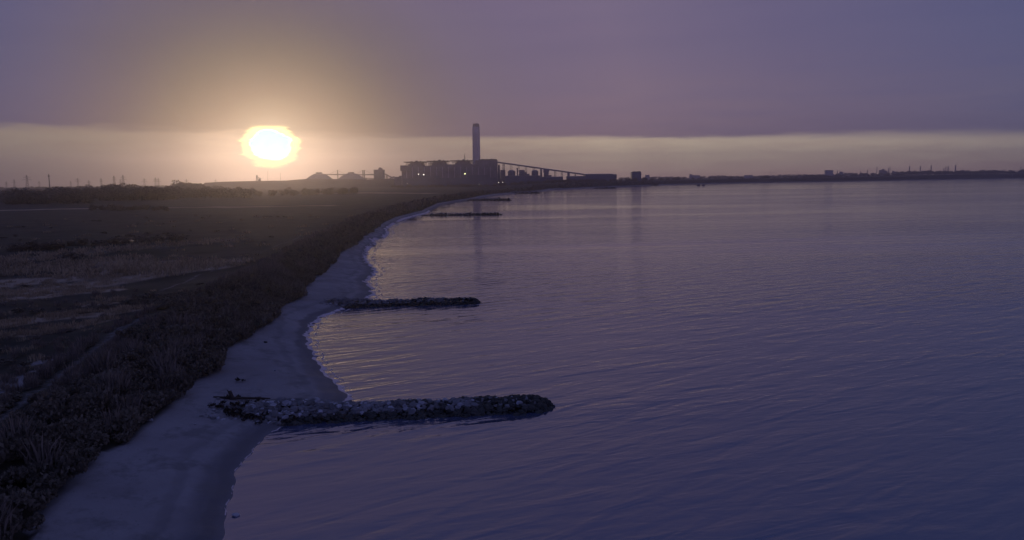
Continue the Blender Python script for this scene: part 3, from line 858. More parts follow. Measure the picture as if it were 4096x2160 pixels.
# boiler towers with flat canopies on posts
for (b0, b1, bt, c0, c1, ct, posts) in [(1640, 1690, 649, 1614, 1702, 646.2, (1625, 1629, 1633, 1637, 1693, 1696, 1700)),
                                        (1733, 1781, 646, 1706, 1794, 642.6, (1714.5, 1716, 1717.5, 1722, 1726, 1730, 1784, 1788)),
                                        (1827, 1879, 644, 1800, 1890, 641, (1811, 1816, 1821, 1825, 1882, 1886, 1888.5))]:
    m = MB(); pbox(m, b0, b1, bt, 664, 46, back=8); pbox(m, b0 - 6, b0 + 2, bt + 7, 664, 30, back=12); pbox(m, b1 - 2, b1 + 5, bt + 9, 664, 30, back=12); tw = pp(m, 'boiler_tower', M_CLAD)
    m = MB(); X0, X1, Z0, Z1 = pbox(m, c0, c1, ct, ct + 3.0, 62, back=0); pp(m, 'roof_canopy', M_STEEL)
    m = MB(); q = (b0 + b1) / 2
    pbox(m, q - 4, q + 5, ct - 3.8, ct, 14, back=20); pbox(m, q + 14, q + 19, ct - 2.8, ct, 10, back=24); pbox(m, q - 22, q - 17, ct - 1.8, ct, 8, back=18); pp(m, 'roof_plant', M_CLAD)
    for x in posts:
        Xa, Za = A(x, 664, DP + 4); Xb, Zb = A(x, ct + 3, DP + 4)
        for dq in (4, 50):
            m = MB(); m.bar((Xa, DP + dq, Za - 1), (Xb, DP + dq, Zb), .5); pp(m, 'post', M_STEEL)
    m = MB(); Xa, Za = A(c0 + 8, ct + 10, DP + 4); Xb, Zb = A(b0, ct + 10, DP + 4); m.bar((Xa, DP + 4, Za), (Xb, DP + 4, Zb), .6)
    Xa, Za = A(b1, ct + 9, DP + 4); Xb, Zb = A(c1 - 4, ct + 9, DP + 4); m.bar((Xa, DP + 4, Za), (Xb, DP + 4, Zb), .6); pp(m, 'gantry', M_STEEL)
m = MB(); pbox(m, 1921, 1986, 637, 660, 50, back=6); pbox(m, 1986, 1989.5, 640, 660, 44, back=8); pbox(m, 1900, 1921, 641, 660, 40, back=9); pp(m, 'boiler_tower', M_CLAD)
m = MB(); pbox(m, 1917, 1986.5, 636.6, 638.6, 54, back=3); pp(m, 'roof_canopy', M_STEEL)
m = MB(); pbox(m, 1962, 1968, 634.6, 636.6, 12, back=12); pbox(m, 1926, 1934, 635.2, 636.6, 10, back=12); pp(m, 'roof_plant', M_CLAD)
X0, Z0 = A(1859, 641, DP + 28); X1, Z1 = A(1858.3, 613, DP + 28)
m = MB(); m.bar((X0 - 1.6, DP + 28, Z0), (X1, DP + 28, Z1), .5, .3); m.bar((X0 + 1.6, DP + 28, Z0), (X1, DP + 28, Z1), .5, .3); m.bar((X0, DP + 30, Z0), (X1, DP + 28, Z1), .5, .3)
for q in range(5):
    f = q / 5; zz = Z0 + (Z1 - Z0) * f; wv = 1.6 * (1 - f); m.bar((X0 - wv, DP + 28, zz), (X0 + wv * .8, DP + 28, zz + 4), .25)
pp(m, 'mast', M_STEEL)
X0, Z0 = A(1948, 637, DP + 28); X1, Z1 = A(1951, 627, DP + 28)
m = MB(); m.bar((X0 - 3, DP + 28, Z0), (X1, DP + 28, Z1), .22); m.bar((X0, DP + 28, Z0), (X0, DP + 28, Z0 + 4), .4); pp(m, 'rooftop_crane', M_STEEL)
for x, y_, rr, mt in [(1674, 696.6, 1.15, M_LAMP), (1695, 698.4, 1.5, M_LAMP), (1860, 695, 1.7, M_LAMPY), (1994.5, 729.8, .8, M_LAMP), (2010.8, 729.3, .8, M_LAMP), (1917.6, 737.0, .5, M_LAMP)]:
    lamp(x, y_, DP - 20, rr, mt, None)
    o = bpy.context.scene.collection.objects[-1]; o.parent = ps; o.matrix_parent_inverse = Matrix.Translation(-base_loc)

# chimney
DC = 2300.0
ch = root_at('chimney', 1906, DC, 'very tall tapering concrete chimney with narrower top ring behind the boiler house', 'chimney', py=655)
def czr(y_, xl, xr):
    a0, z0 = A(xl, y_, DC); a1, _ = A(xr, y_, DC)
    return (a1 - a0) / 2, z0, (a0 + a1) / 2
r1, z1, c1 = czr(655, 1890.8, 1921.7); r2, z2, c2 = czr(509, 1888.6, 1918.2); r3, z3, _ = czr(505, 1890.3, 1916.2); r4, z4, _ = czr(495.3, 1890.3, 1915.9)
cx = c1
m = MB(); m.lathe(cx, DC, [(r1 * 1.02, GZ), (r1, z1)] + [(r1 + (r2 - r1) * f, z1 + (z2 - z1) * f) for f in np.linspace(.1, 1, 8)], 40); o = pp(m, 'shaft', M_CONC, ch)
m = MB(); m.lathe(cx, DC, [(r2, z2), (r3, z3), (r3, z4 - .4), (r3 * .93, z4)], 40); pp(m, 'top_ring', M_CLAD, ch)
for q in range(4):
    zz = z1 + (z2 - z1) * (q + .9) / 4.2; rr = r1 + (r2 - r1) * (q + .9) / 4.2
    m = MB(); m.lathe(cx, DC, [(rr + .1, zz), (rr + 1.0, zz + .2), (rr + 1.0, zz + 1.0), (rr + .1, zz + 1.1)], 40); pp(m, 'platform', M_CONC, ch)
for q, a in enumerate((0.6, 2.2, 3.9, 5.2)):
    m = MB(); m.lathe(cx + math.cos(a) * r3 * .5, DC + math.sin(a) * r3 * .5, [(r3 * .3, z4 - 2), (r3 * .3, z4 + .8)], 14); pp(m, 'flue', M_STEEL, ch)

# right hand conveyor bridge
DV = 2180.0
cb = root_at('conveyor_bridge', 2160, DV, 'long sloping conveyor bridge descending right from the boiler house to the shed', 'conveyor')
def gallery(parent, xa, ya, xb_, yb, D, th_px, name='gallery', mat=M_CLAD, wid=5.0):
    Xa, Za = A(xa, ya, D); Xb, Zb = A(xb_, yb, D); t_ = th_px * D / F
    V = []
    for X, Z in ((Xa, Za), (Xb, Zb)):
        V += [(X, D, Z - t_), (X, D + wid, Z - t_), (X, D + wid, Z), (X, D + wid * .5, Z + t_ * .25), (X, D, Z)]
    Fc = [tuple(range(5))[::-1], tuple(range(5, 10))] + [(i, (i + 1) % 5, 5 + (i + 1) % 5, 5 + i) for i in range(5)]
    m = MB(); m.add(V, Fc); return pp(m, name, mat, parent)
gallery(cb, 1986, 646.6, 2345, 697.5, DV, 4.6)
def bent(parent, x0, x1, D, slope, ybot, thick=.45):
    m = MB()
    yt = slope((x0 + x1) / 2)
    Xa, Zt = A(x0 + .8, yt, D); Xb, _ = A(x1 - .8, yt, D); Xc, Zb = A(x0, ybot, D); Xd, _ = A(x1, ybot, D)
    Zb = min(Zb, Zt - 4)
    for dy_ in (0, 4.5):
        m.bar((Xc, D + dy_, Zb), (Xa, D + dy_, Zt), thick); m.bar((Xd, D + dy_, Zb), (Xb, D + dy_, Zt), thick)
        n_ = max(1, int((Zt - Zb) / 8))
        for q in range(n_):
            f0, f1 = q / n_, (q + 1) / n_
            L0, L1 = Xc + (Xa - Xc) * f0, Xc + (Xa - Xc) * f1; R0, R1 = Xd + (Xb - Xd) * f0, Xd + (Xb - Xd) * f1
            za, zb = Zb + (Zt - Zb) * f0, Zb + (Zt - Zb) * f1
            m.bar((L0, D + dy_, za), (R1, D + dy_, zb), thick * .6); m.bar((R0, D + dy_, za), (L1, D + dy_, zb), thick * .6)
    return pp(m, 'trestle', M_STEEL, parent)
def sl(x): return 651 + (x - 1986) * (50.5 / 359)
for x0, x1 in [(2010, 2014), (2015, 2019), (2040, 2049), (2071, 2078), (2100, 2108), (2131, 2140), (2217, 2225), (2244, 2251), (2299, 2304)]:
    bent(cb, x0, x1, DV + .2, sl, 745)
m = MB(); pbox(m, 2161, 2168.5, 671.5, None, 8, D=DV, back=-1.5); pp(m, 'transfer_tower', M_CLAD, cb)
m = MB(); pbox(m, 2270, 2279, 688.5, None, 10, D=DV, back=-2.5); pp(m, 'transfer_tower', M_CLAD, cb)

# round tanks and bins beneath the conveyor
def tank(px0, px1, ytop, ysh, D, label, cat='tank', name='storage_tank', group=None, extra=None, mat=M_TANK):
    xm = (px0 + px1) / 2
    r_ = root_at(name, xm, D, label, cat, group, py=700)
    X0, Zs = A(px0, ysh, D); X1, _ = A(px1, ysh, D); Zt = A(xm, ytop, D)[1]
    R_ = (X1 - X0) / 2; cx_ = (X0 + X1) / 2
    m = MB(); m.lathe(cx_, D + R_, [(R_, GZ), (R_, Zs)], 28); pp(m, 'shell', mat, r_)
    m = MB(); m.lathe(cx_, D + R_, [(R_ * 1.01, Zs), (R_ * .93, Zs + (Zt - Zs) * .45), (R_ * .55, Zs + (Zt - Zs) * .93), (R_ * .3, Zt)], 28); pp(m, 'roof', mat, r_)
    m = MB()
    for q in range(16):
        a = 2 * math.pi * q / 16; m.bar((cx_ + R_ * .95 * math.cos(a), D + R_ + R_ * .95 * math.sin(a), Zs), (cx_ + R_ * .95 * math.cos(a), D + R_ + R_ * .95 * math.sin(a), Zs + 1.2), .08)
    m.lathe(cx_, D + R_, [(R_ * .96, Zs + 1.15), (R_ * .96, Zs + 1.25)], 28); pp(m, 'railing', M_STEEL, r_)
    return r_
tank(2031, 2061.5, 680.5, 688, 2150, 'round shouldered storage tank just right of the boiler house')
tank(2076, 2099, 679.8, 681.5, 2150, 'flat topped storage tank second to the right of the boiler house')
tank(2126.5, 2153.5, 680, 687, 2150, 'round shouldered storage tank third from the boiler house under the conveyor')
r_ = root_at('silo_tower', 2185, 2160, 'square dark silo tower under the middle of the sloping conveyor', 'silo')
m = MB(); pbox(m, 2174, 2197, 678.5, 690, 16, D=2160); pbox(m, 2176, 2195, 690, None, 14, D=2160, back=1); pp(m, 'body', M_CLAD, r_)
m = MB(); pbox(m, 2196, 2206, 700, None, 12, D=2160, back=2); pp(m, 'annexe', M_CLAD, r_)
r_ = root_at('slim_stack', 2069, 2150, 'slim dark vent stack between the first two storage tanks', 'stack')
m = MB(); X0, Z0 = A(2069, 674.5, 2150); m.lathe(X0, 2152, [(1.5, GZ), (1.3, Z0)], 12); pp(m, 'pipe', M_CLAD, r_)
m = MB(); m.lathe(X0, 2152, [(1.3, Z0), (2.0, Z0 + .3), (2.0, Z0 + 1.6), (1.0, Z0 + 1.8)], 12); pp(m, 'cap', M_STEEL, r_)
r_ = root_at('pump_house', 2108, 2155, 'low stepped pump house beside the flat topped tank', 'building')
m = MB(); pbox(m, 2098.5, 2108, 689.5, None, 14, D=2155, back=1); pbox(m, 2108, 2118.5, 695, None, 14, D=2155, back=2); pp(m, 'wall', M_CLAD, r_)
m = MB(); pbox(m, 2098, 2108.5, 688.8, 689.5, 16, D=2155); pp(m, 'roof', M_STEEL, r_)
def hall(name, px0, px1, y0, y1, D, label, cat='building', depth=30, mat=M_CLAD2, ridge=True, doors=3):
    r_ = root_at(name, (px0 + px1) / 2, D, label, cat, py=710)
    X0, Za = A(px0, y0, D); X1, Zb = A(px1, y1, D)
    h_ = min(Za, Zb)
    Z = h_ - (1.2 if ridge else 0)
    m = MB(); m.box(X0, X1, D, D + depth, GZ - 1, Z); pp(m, 'wall', mat, r_)
    m = MB()
    V = [(X0 - .6, D - .6, Z), (X1 + .6, D - .6, Z), (X1 + .6, D + depth / 2, Z + (h_ - Z) + .4), (X0 - .6, D + depth / 2, Z + (h_ - Z) + .4), (X0 - .6, D + depth + .6, Z), (X1 + .6, D + depth + .6, Z)]
    m.add(V, [(0, 1, 2, 3), (3, 2, 5, 4), (0, 3, 4), (1, 5, 2), (0, 4, 5, 1)]); pp(m, 'roof', M_STEEL, r_)
    for q in range(doors):
        xc = X0 + (X1 - X0) * (q + .5) / doors
        m = MB(); m.box(xc - 2.2, xc + 2.2, D - .12, D + .1, GZ - 1, GZ + 4.5); pp(m, 'door', M_STEEL, r_)
    return r_
hall('industrial_hall', 2021, 2160, 702, 702, 2140, 'long low industrial hall in front of the storage tanks', doors=6, depth=20)
hall('industrial_hall', 2160, 2252, 706.5, 706.5, 2130, 'low industrial hall right of the silo tower', doors=4)
hall('industrial_hall', 2268, 2345, 705, 703.5, 2130, 'low industrial hall below the lower end of the conveyor', doors=3)
hall('coal_shed', 2341, 2453, 696, 693.8, 2120, 'large long storage shed where the conveyor bridge ends', 'shed', 60, doors=4)
hall('coal_shed_annexe', 2453.5, 2467, 696.5, 696.5, 2125, 'narrow lower block at the right end of the large shed', 'building', 40, doors=1)
r_ = root_at('water_tank', 2546, 2150, 'isolated square dark tank block on the shore right of the shed', 'tank')
m = MB(); pbox(m, 2528, 2565, 687, None, 24, D=2150); pp(m, 'body', M_TANK, r_)
m = MB(); pbox(m, 2532, 2541, 685.4, 687, 6, D=2150, back=4); pbox(m, 2548, 2562, 684.8, 687, 6, D=2150, back=4); pbox(m, 2543, 2544, 683.5, 687, 1, D=2150, back=4); pp(m, 'roof_plant', M_STEEL, r_)

# coal domes, galleries and masts on the left
DD = 2420.0
def dome(px, capw, rpx, ytop, label):
    r_ = root_at('coal_dome', px, DD, label, 'dome', 'domes of the coal yard', 700)
    X, Zt = A(px, ytop, DD); R_ = rpx * DD / F
    prof = [(R_, GZ)]
    H_ = Zt - GZ - 3
    for (fr, fz) in [(.985, .12), (.93, .28), (.80, .47), (.66, .63), (.5, .78), (.38, .88), (.26, .95)]: prof.append((R_ * fr, GZ + H_ * fz))
    m = MB(); m.lathe(X, DD + R_, prof + [(capw * DD / F * .5, GZ + H_ * .97)], 48); pp(m, 'shell', M_DOME, r_)
    c = capw * DD / F * .5
    m = MB(); m.lathe(X, DD + R_, [(c, GZ + H_ * .965), (c, Zt - .8), (c * .8, Zt)], 24); pp(m, 'cap', M_CLAD, r_)
    return R_
dome(1258, 26, 76, 688, 'left coal dome with flat cap right of the sun')
dome(1389, 25, 76, 687.5, 'right coal dome with flat cap between the gallery masts')
gb = root_at('conveyor_gallery', 1400, DD, 'level conveyor gallery hung from masts between the domes and the square tower', 'conveyor')
DG = DD + 58
gallery(gb, 1268, 696.5, 1500, 697.5, DG, 3.4)
for x0 in (1350, 1451, 1457):
    Xa, Zt = A(x0, 680, DG + 2); m = MB(); m.bar((Xa, DG - 1.0, GZ), (Xa, DG - 1.0, Zt), 1.0, .8, 6); m.bar((Xa, DG + 6.0, GZ), (Xa, DG + 6.0, Zt), 1.0, .8, 6); m.bar((Xa, DG - 1, Zt - 1), (Xa, DG + 6, Zt - 1), .6); pp(m, 'mast', M_STEEL, gb)
for x0, sx in ((1350, -34), (1350, 30), (1451, -26), (1457, 36)):
    Xa, Zt = A(x0, 680.5, DG - 1); Xb, Zb = A(x0 + sx, 697, DG - 1); m = MB(); m.bar((Xa, DG - 1, Zt), (Xb, DG - 1, Zb), .35); pp(m, 'stay_cable', M_STEEL, gb)
g2 = root_at('conveyor_bridge', 1475, DD, 'short low conveyor bridge between the right dome and the square tower', 'conveyor')
gallery(g2, 1452, 711.0, 1496, 713.5, DD + 20, 2.8); bent(g2, 1462, 1466, DD + 20.5, lambda x: 714, 740)
tb = root_at('transfer_tower', 1514, DD + 20, 'square grey coal transfer tower with a small hump on its roof', 'tower')
m = MB(); pbox(m, 1495, 1534, 678.5, None, 30, D=DD + 20); pp(m, 'body', M_CLAD2, tb)
m = MB(); pbox(m, 1513.5, 1528, 672.5, 678.5, 12, D=DD + 20, back=5); pbox(m, 1515.5, 1523, 670, 672.5, 8, D=DD + 20, back=7); pp(m, 'roof_hump', M_CLAD, tb)
g3 = root_at('conveyor_bridge', 1550, DD, 'short steep conveyor bridge running down right from the square tower', 'conveyor')
gallery(g3, 1533, 691.5, 1572, 710.5, DD + 30, 4.2); bent(g3, 1544, 1550, DD + 30.5, lambda x: 702, 740)
r_ = root_at('low_building', 1590, DD, 'low building between the square tower and the boiler house', 'building')
m = MB(); pbox(m, 1530, 1582, 714.5, None, 20, D=2380); pbox(m, 1558, 1566, 711, 714.6, 10, D=2382); pp(m, 'wall', M_CLAD, r_)

# embankment of the coal yard
EMB = [(820, 731), (888, 727), (960, 725), (1040, 723.4), (1143, 721.8), (1180, 719), (1215, 716.5), (1330, 716.5), (1460, 718), (1560, 715), (1640, 722), (1760, 728)]
V = []; Fc = []
DE = 2300.0
for i, (x, y_) in enumerate(EMB):
    X, Z = A(x, y_, DE); Z = max(Z, GZ + .3)
    V += [(X, DE - 90, GZ - 1), (X, DE - 30, (GZ + Z) / 2 + 1), (X, DE, Z), (X, DE + 60, Z), (X, DE + 160, GZ - 1)]
for i in range(len(EMB) - 1):
    for j in range(4): q = i * 5 + j; Fc.append((q, q + 5, q + 6, q + 1))
M_BANK = material('bank_earth', (0.05, 0.046, 0.04), .95, .3, .03)
o = mesh_obj('hill', V, Fc, M_BANK, smooth=True); o['kind'] = 'structure'

# excavator-like stacker on the embankment, two thin poles
def dpt(x, y_, D): q = A(x, y_, D); return (q[0], D, q[1])
r_ = root_at('stacker_crane', 1032, DE, 'angular coal stacker with a raised arm on the embankment under the sun', 'crane', py=724)
m = MB(); m.bar(dpt(1026, 726, DE + 10), dpt(1025.5, 703, DE + 10), 1.0); m.bar(dpt(1033, 725, DE + 10), dpt(1026, 701.5, DE + 10), 1.0); m.bar(dpt(1026, 701.5, DE + 10), dpt(1030, 703, DE + 10), 1.6); pp(m, 'tower', M_STEEL, r_)
m = MB(); m.bar(dpt(1026, 704, DE + 10), dpt(1036, 712, DE + 10), 1.0); m.bar(dpt(1034, 711, DE + 10), dpt(1047, 713.5, DE + 10), .9, .5); pp(m, 'arm', M_STEEL, r_)
m = MB(); X0 = A(1038, 726, DE + 8)[0]; m.box(X0 - 4, X0 + 3.5, DE + 8, DE + 14, A(1038, 726, DE)[1], A(1038, 714, DE)[1], (1.2, 1)); pp(m, 'body', M_CLAD, r_)
for x, yt, lab in ((1071, 686, 'taller of the two thin light poles under the setting sun'), (1122, 694, 'shorter of the two thin light poles under the setting sun')):
    r_ = root_at('light_pole', x, DE, lab, 'pole', py=724)
    m = MB(); m.bar(dpt(x, 727, DE + 5), dpt(x, yt, DE + 5), .45, .28, 6); pp(m, 'pole', M_STEEL, r_)
    m = MB(); q = dpt(x, yt, DE + 5); m.box(q[0] - 1.0, q[0] + 1.0, q[1] - .4, q[1] + .4, q[2] - .1, q[2] + .6); pp(m, 'lamp_head', M_STEEL, r_)

# ------------------------------------------------------------------ pylons on the left skyline
def pylon_meshes():
    H = 30.0
    m = MB(); w0 = 3.0
    for sx in (-1, 1):
        for sy in (-1, 1): m.bar((sx * w0, sy * w0, 0), (sx * .5, sy * .5, H), .17, .12)
    for q in range(7):
        f0, f1 = q / 7, (q + 1) / 7; wa = w0 + (.5 - w0) * f0; wb = w0 + (.5 - w0) * f1
        for sy in (-1, 1):
            m.bar((-wa, sy * wa, H * f0), (wb, sy * wb, H * f1), .12); m.bar((wa, sy * wa, H * f0), (-wb, sy * wb, H * f1), .12)
    tw = bpy.data.meshes.new('lattice_tower'); tw.from_pydata(m.V, [], m.F); tw.materials.append(M_STEEL)
    arms = []
    for z, l in ((H * .72, 7.5), (H * .86, 5.5)):
        m = MB()
        for sx in (-1, 1):
            m.bar((0, 0, z + 1.4), (sx * l, 0, z), .22, .12); m.bar((0, 0, z - .6), (sx * l, 0, z), .22, .12); m.bar((sx * l, 0, z), (sx * l, 0, z - 1.8), .12)
            m.bar((sx * l * .5, 0, z + .6), (sx * l * .5, 0, z - .2), .12)
        a = bpy.data.meshes.new('cross_arm'); a.from_pydata(m.V, [], m.F); a.materials.append(M_STEEL); arms.append(a)
    return tw, arms
tw_m, arm_m = pylon_meshes()
PYL = [(24.5, 726, 2300, 'faint short pylon at the very left edge'), (56, 717, 2300, 'faint pylon second from the left edge'), (106, 700, 1900, 'tall slim pylon third from the left edge'),
       (156, 724, 2500, 'faint short pylon left of the thick mast'), (282, 724, 2500, 'faint short pylon over the low skyline row of trees'), (310, 712, 2300, 'faint pylon over the low row of skyline trees'),
       (355, 720, 2300, 'faint pylon left of the rounded skyline tree clump'), (404, 713, 2200, 'faint pylon above the left part of the rounded tree clump'), (455, 703, 2000, 'pale tall pylon above the rounded tree clump'),
       (491, 700, 1900, 'wide armed pylon at the right part of the rounded tree clump'), (481, 719, 2300, 'small pylon directly left of the wide armed pylon'), (576.5, 713, 1900, 'clear wide armed pylon standing alone right of the rounded clump'),
       (621, 710, 1900, 'left pylon of the close pair between the two skyline clumps'), (633, 713, 2000, 'right pylon of the close pair between the two skyline clumps'), (745, 716, 2000, 'pylon rising behind the flat topped tree clump'),
       (862, 718, 2300, 'faint pylon left of the coal stacker')]
for i, (x, yt, D, lab) in enumerate(PYL):
    X, Zt = A(x, yt, D); h_ = Zt - 2.0
    r_ = empty('pylon', (X, D, 2.0), rt.uniform(-.5, .5)); s = h_ / 30.0; r_.scale = (max(s, .8), max(s, .8), s)
    tag(r_, lab, 'pylon', 'pylons on the left skyline')
    for nm, me in (('lattice_tower', tw_m), ('cross_arm', arm_m[0]), ('cross_arm', arm_m[1])):
        o = bpy.data.objects.new(nm, me); C.objects.link(o); o.parent = r_
X, Zt = A(194.5, 696, 1800)
r_ = empty('radio_mast', (X, 1800, 2)); tag(r_, 'thick dark mast standing on the left skyline', 'mast')
m = MB(); m.bar((0, 0, 0), (0, 0, Zt - 2), 1.3, .7, 8); mesh_obj('pole', m.V, m.F, M_STEEL, r_)
m = MB(); m.box(-1.8, 1.8, -.8, .8, Zt - 8, Zt - 5.5); mesh_obj('antenna', m.V, m.F, M_STEEL, r_)

# ------------------------------------------------------------------ far right shore: trees, houses, refinery
FT = [(1570, 2030, 1900, 7, 28, 'dark tree in the long belt in front of the power station', 'trees of the belt before the power station'),
      (2480, 2640, 2080, 9, 9, 'dark tree round the foot of the square tank block', 'trees round the foot of the square tank'),
      (2040, 2480, 1930, 8.5, 28, 'dark tree in the belt in front of the low halls right of the power station', 'trees of the belt before the low halls'),
      (3208, 3300, 3300, 13, 9, 'dark rounded tree on the far bluff left of the flat pale block', 'trees on the far bluff left of the flat block'),
      (3300, 3600, 3500, 12, 16, 'dark tree on the far bluff below the refinery stacks', 'trees on the far bluff below the refinery'),
      (3590, 4110, 3900, 19, 36, 'dark tree in the dense wood on the far right headland', 'trees of the far right headland wood'),
      (2690, 2722, 2700, 11, 5, 'dark tree in the small clump on the shore right of the square tank', 'trees of the small clump on the far shore'),
      (2560, 2690, 2600, 8, 8, 'low dark tree left of the small clump on the far shore', 'low trees left of the small clump'),
      (3045, 3066, 2950, 11, 4, 'dark tree in the tiny clump midway along the far shore', 'trees of the tiny clump midway along the far shore'),
      (2730, 3200, 3100, 7, 20, 'low bushy tree in the hedge line along the far shore', 'low trees along the far shore')]
far = Cloud()
ft = [leaf_cloud(110, 16, 12.0, 2.4, 300 + k, 6) for k in range(4)]
for k in range(330):                                   # the pale woods and suburbs on the skyline far behind
    px = rt.uniform(2480, 4150); D = rt.uniform(4300, 4900)
    X = A(px, 700, D)[0]; hh = 14 * rt.uniform(.6, 1.2) * (1.15 if noise.noise(Vector((px * .012, 0, 3))) > 0.1 else .95)
    far.put(ft[k % 4] * np.array([1, 1, hh / 12]), (X, D, ht(X, D)), 1.0, rt.uniform(0, 6), 1.0)
for k in range(170):
    px = rt.uniform(-60, 1500); D = rt.uniform(2900, 3400)
    X = A(px, 700, D)[0]
    far.put(ft[k % 4] * np.array([1, 1, .7 * rt.uniform(.6, 1.1)]), (X, D, 2.0), 1.0, rt.uniform(0, 6), 1.0)
tag(far.build('distant_woodland', M_LEAF), 'pale hazy woodland along the skyline behind the shore', 'woodland', kind='stuff')
for x0, x1, D, h, n, lab, grp in FT:
    for i in range(n):
        kk += 1
        px = x0 + (x1 - x0) * (i + rt.uniform(.1, .9)) / n
        place_tree('tree', px, D * rt.uniform(.98, 1.04), h * rt.uniform(.75, 1.1), lab, grp, kk, rt.uniform(1.5, 2.3))
def far_block(px0, px1, yt, D, label, name='house', cat='building', mat=M_CONC, roofed=True):
    xm = (px0 + px1) / 2
    X0, Zt = A(px0, yt, D); X1 = A(px1, yt, D)[0]
    zb = ht((X0 + X1) / 2, D) - 1
    r_ = empty(name, ((X0 + X1) / 2, D, zb)); tag(r_, label, cat)
    w_ = (X1 - X0) / 2; H_ = Zt - zb
    m = MB(); m.box(-w_, w_, 0, max(10, w_), 0, H_ - 1.5); mesh_obj('wall', m.V, m.F, mat, r_)
    m = MB(); m.box(-w_ - .5, w_ + .5, -.5, max(10, w_) + .5, H_ - 1.5, H_, (w_ * .25 if roofed else 0, 1)); mesh_obj('roof', m.V, m.F, M_CLAD, r_)
    return r_
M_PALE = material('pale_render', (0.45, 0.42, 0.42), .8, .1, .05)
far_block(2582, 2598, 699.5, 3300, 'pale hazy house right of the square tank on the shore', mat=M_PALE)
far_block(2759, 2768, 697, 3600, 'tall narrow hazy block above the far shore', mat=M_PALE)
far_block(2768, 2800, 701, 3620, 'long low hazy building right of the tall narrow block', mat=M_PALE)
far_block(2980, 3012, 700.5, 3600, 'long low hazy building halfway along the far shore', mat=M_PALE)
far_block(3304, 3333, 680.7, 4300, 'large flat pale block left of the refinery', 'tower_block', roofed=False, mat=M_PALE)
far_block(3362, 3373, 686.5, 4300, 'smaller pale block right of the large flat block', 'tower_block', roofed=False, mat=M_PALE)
far_block(4078, 4100, 684, 4600, 'hazy block at the far right edge above the wood', 'tower_block', roofed=False)
DR = 5200.0
def stack(px, yt, r, label, D=DR):
    X, Zt = A(px, yt, D)
    zb = ht(X, D) - 1
    r_ = empty('refinery_stack', (X, D, zb)); tag(r_, label, 'chimney', 'stacks of the far refinery')
    m = MB(); H_ = Zt - zb; m.lathe(0, 0, [(r * 1.35, 0), (r, H_ * .35), (r * .85, H_ - 3)], 12); mesh_obj('shaft', m.V, m.F, M_CLAD, r_)
    m = MB(); m.lathe(0, 0, [(r * .85, H_ - 3), (r * 1.25, H_ - 2.6), (r * 1.25, H_ - .5), (r * .8, H_)], 12); mesh_obj('tip', m.V, m.F, M_STEEL, r_)
for x, yt, r, lab in [(3084, 688, 1.6, 'lone thin stack midway along the far shore'), (3350, 682, 2.2, 'short stack just right of the large flat block'), (3359, 682, 1.8, 'short stack touching the smaller pale block'),
                      (3443, 686, 1.8, 'very short thin stack left of the refinery plant'), (3470.6, 678, 2.2, 'thin stack halfway between pale block and refinery plant'), (3508, 666, 1.6, 'faint tall thin stack left of the refinery plant'),
                      (3555, 671, 3.2, 'stout stack at the right side of the refinery plant'), (3561, 666, 1.6, 'thin taller stack behind the stout one'),
                      (3639, 663.6, 3.4, 'first of the evenly spaced tall stacks above the wood'), (3682, 663.6, 3.2, 'second of the evenly spaced tall stacks above the wood'), (3725, 662, 3.4, 'third of the evenly spaced tall stacks above the wood'),
                      (3775.6, 673, 2.4, 'shortest stack of the close group of three above the wood'), (3784, 666, 2.4, 'middle stack of the close group of three above the wood'), (3793, 666, 3.4, 'thickest stack of the close group of three above the wood'),
                      (3822.6, 660, 3.8, 'tallest and rightmost big stack above the wood'), (4083.5, 666, 1.6, 'faint thin stack near the right edge of the picture')]:
    stack(x, yt, r, lab)
X0 = A(3535, 690, DR)[0]; zb = ht(X0, DR) - 1
r_ = empty('refinery', (X0, DR, zb)); tag(r_, 'hazy cluster of refinery columns and blocks on the right skyline', 'refinery')
for (x0, x1, yt) in [(3520, 3527, 681), (3527, 3533, 679), (3533, 3539, 676), (3539, 3546, 682), (3546, 3551, 683), (3573, 3580, 683), (3580, 3586, 687)]:
    Xa, Zt = A(x0, yt, DR); Xb = A(x1, yt, DR)[0]; m = MB(); m.box(Xa - X0, Xb - X0, 0, 20, 0, Zt - zb, (.8, 2)); mesh_obj('process_unit', m.V, m.F, M_CLAD, r_)
Xa, Zt = A(3535.6, 672, DR); m = MB(); m.lathe(Xa - X0, 10, [(3, 0), (1.5, Zt - zb - 8), (.8, Zt - zb)], 10); mesh_obj('column', m.V, m.F, M_STEEL, r_)

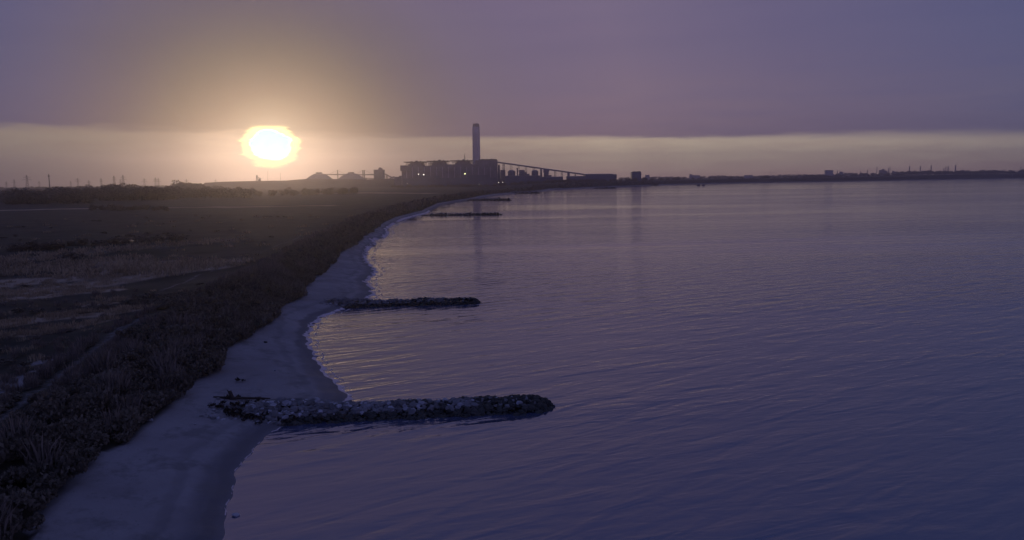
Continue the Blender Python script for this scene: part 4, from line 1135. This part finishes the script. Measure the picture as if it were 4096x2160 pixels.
# two dark floating platforms off the far shore, and a buoy
def float_platform(px, py, wpx, label):
    X, Y_ = G(px, py, 0); w_ = wpx * Y_ / F / 2
    r_ = empty('floating_platform', (X, Y_, 0)); tag(r_, label, 'platform', 'dark floating platforms off the far shore')
    m = MB(); m.box(-w_, w_, -2.5, 2.5, -.5, 1.4, (-.3, -.3)); mesh_obj('hull', m.V, m.F, M_CLAD, r_)
    m = MB(); m.box(-w_ * .75, w_ * .75, -1.8, 1.8, 1.4, 3.6, (.2, .2)); mesh_obj('cabin', m.V, m.F, M_STEEL, r_)
    m = MB(); m.bar((w_ * .3, 0, 3.6), (w_ * .3, 0, 5.0), .12); mesh_obj('mast', m.V, m.F, M_STEEL, r_)
float_platform(2793, 743, 13, 'left one of the two small dark platforms on the water')
float_platform(2813.5, 742.8, 12, 'right one of the two small dark platforms on the water')
X, Y_ = G(2549, 747, 0)
r_ = empty('buoy', (X, Y_, 0)); tag(r_, 'tiny dark buoy on the water below the square tank', 'buoy')
m = MB(); m.lathe(0, 0, [(1.6, -.5), (1.9, .4), (1.2, 1.2), (.3, 2.6)], 12); mesh_obj('float', m.V, m.F, M_CLAD, r_)
m = MB(); m.lathe(0, 0, [(.25, 2.5), (.6, 2.9), (.2, 3.4)], 8); mesh_obj('topmark', m.V, m.F, M_STEEL, r_)

# lamps beside the shore road
for x, y_, lab in [(1630, 735, 'small lit lamp post low at the left end of the boiler house'), (1793.5, 740.6, 'small lit lamp post low in front of the middle of the boiler house')]:
    D = 2080.0
    X, Z = A(x, y_, D); zb = ht(X, D)
    r_ = empty('street_lamp', (X, D, zb)); tag(r_, lab, 'street lamp', 'lamp posts before the power station')
    m = MB(); m.bar((0, 0, 0), (0, 0, max(Z - zb, 3)), .15, .1, 6); mesh_obj('pole', m.V, m.F, M_STEEL, r_)
    m = MB(); m.lathe(0, 0, [(.2, max(Z - zb, 3)), (.65, max(Z - zb, 3) + .4), (.3, max(Z - zb, 3) + .9)], 8); mesh_obj('lamp_head', m.V, m.F, M_LAMP, r_)

# ------------------------------------------------------------------ haze
mh = bpy.data.materials.new('haze'); mh.use_nodes = True
t = NT(mh.node_tree)
pv = t.node('ShaderNodeVolumePrincipled')
pv.inputs['Color'].default_value = HAZE_COLOR; pv.inputs['Density'].default_value = HAZE_DENSITY; pv.inputs['Anisotropy'].default_value = HAZE_G
o = t.node('ShaderNodeOutputMaterial'); t.t.links.new(pv.outputs[0], o.inputs['Volume'])
m = MB(); m.box(-7100, 7300, -320, 7100, -2.5, 225)
hz = m.build('haze', mh); hz['kind'] = 'stuff'; tag(hz, 'thin dusk haze lying over the whole coast', 'haze')
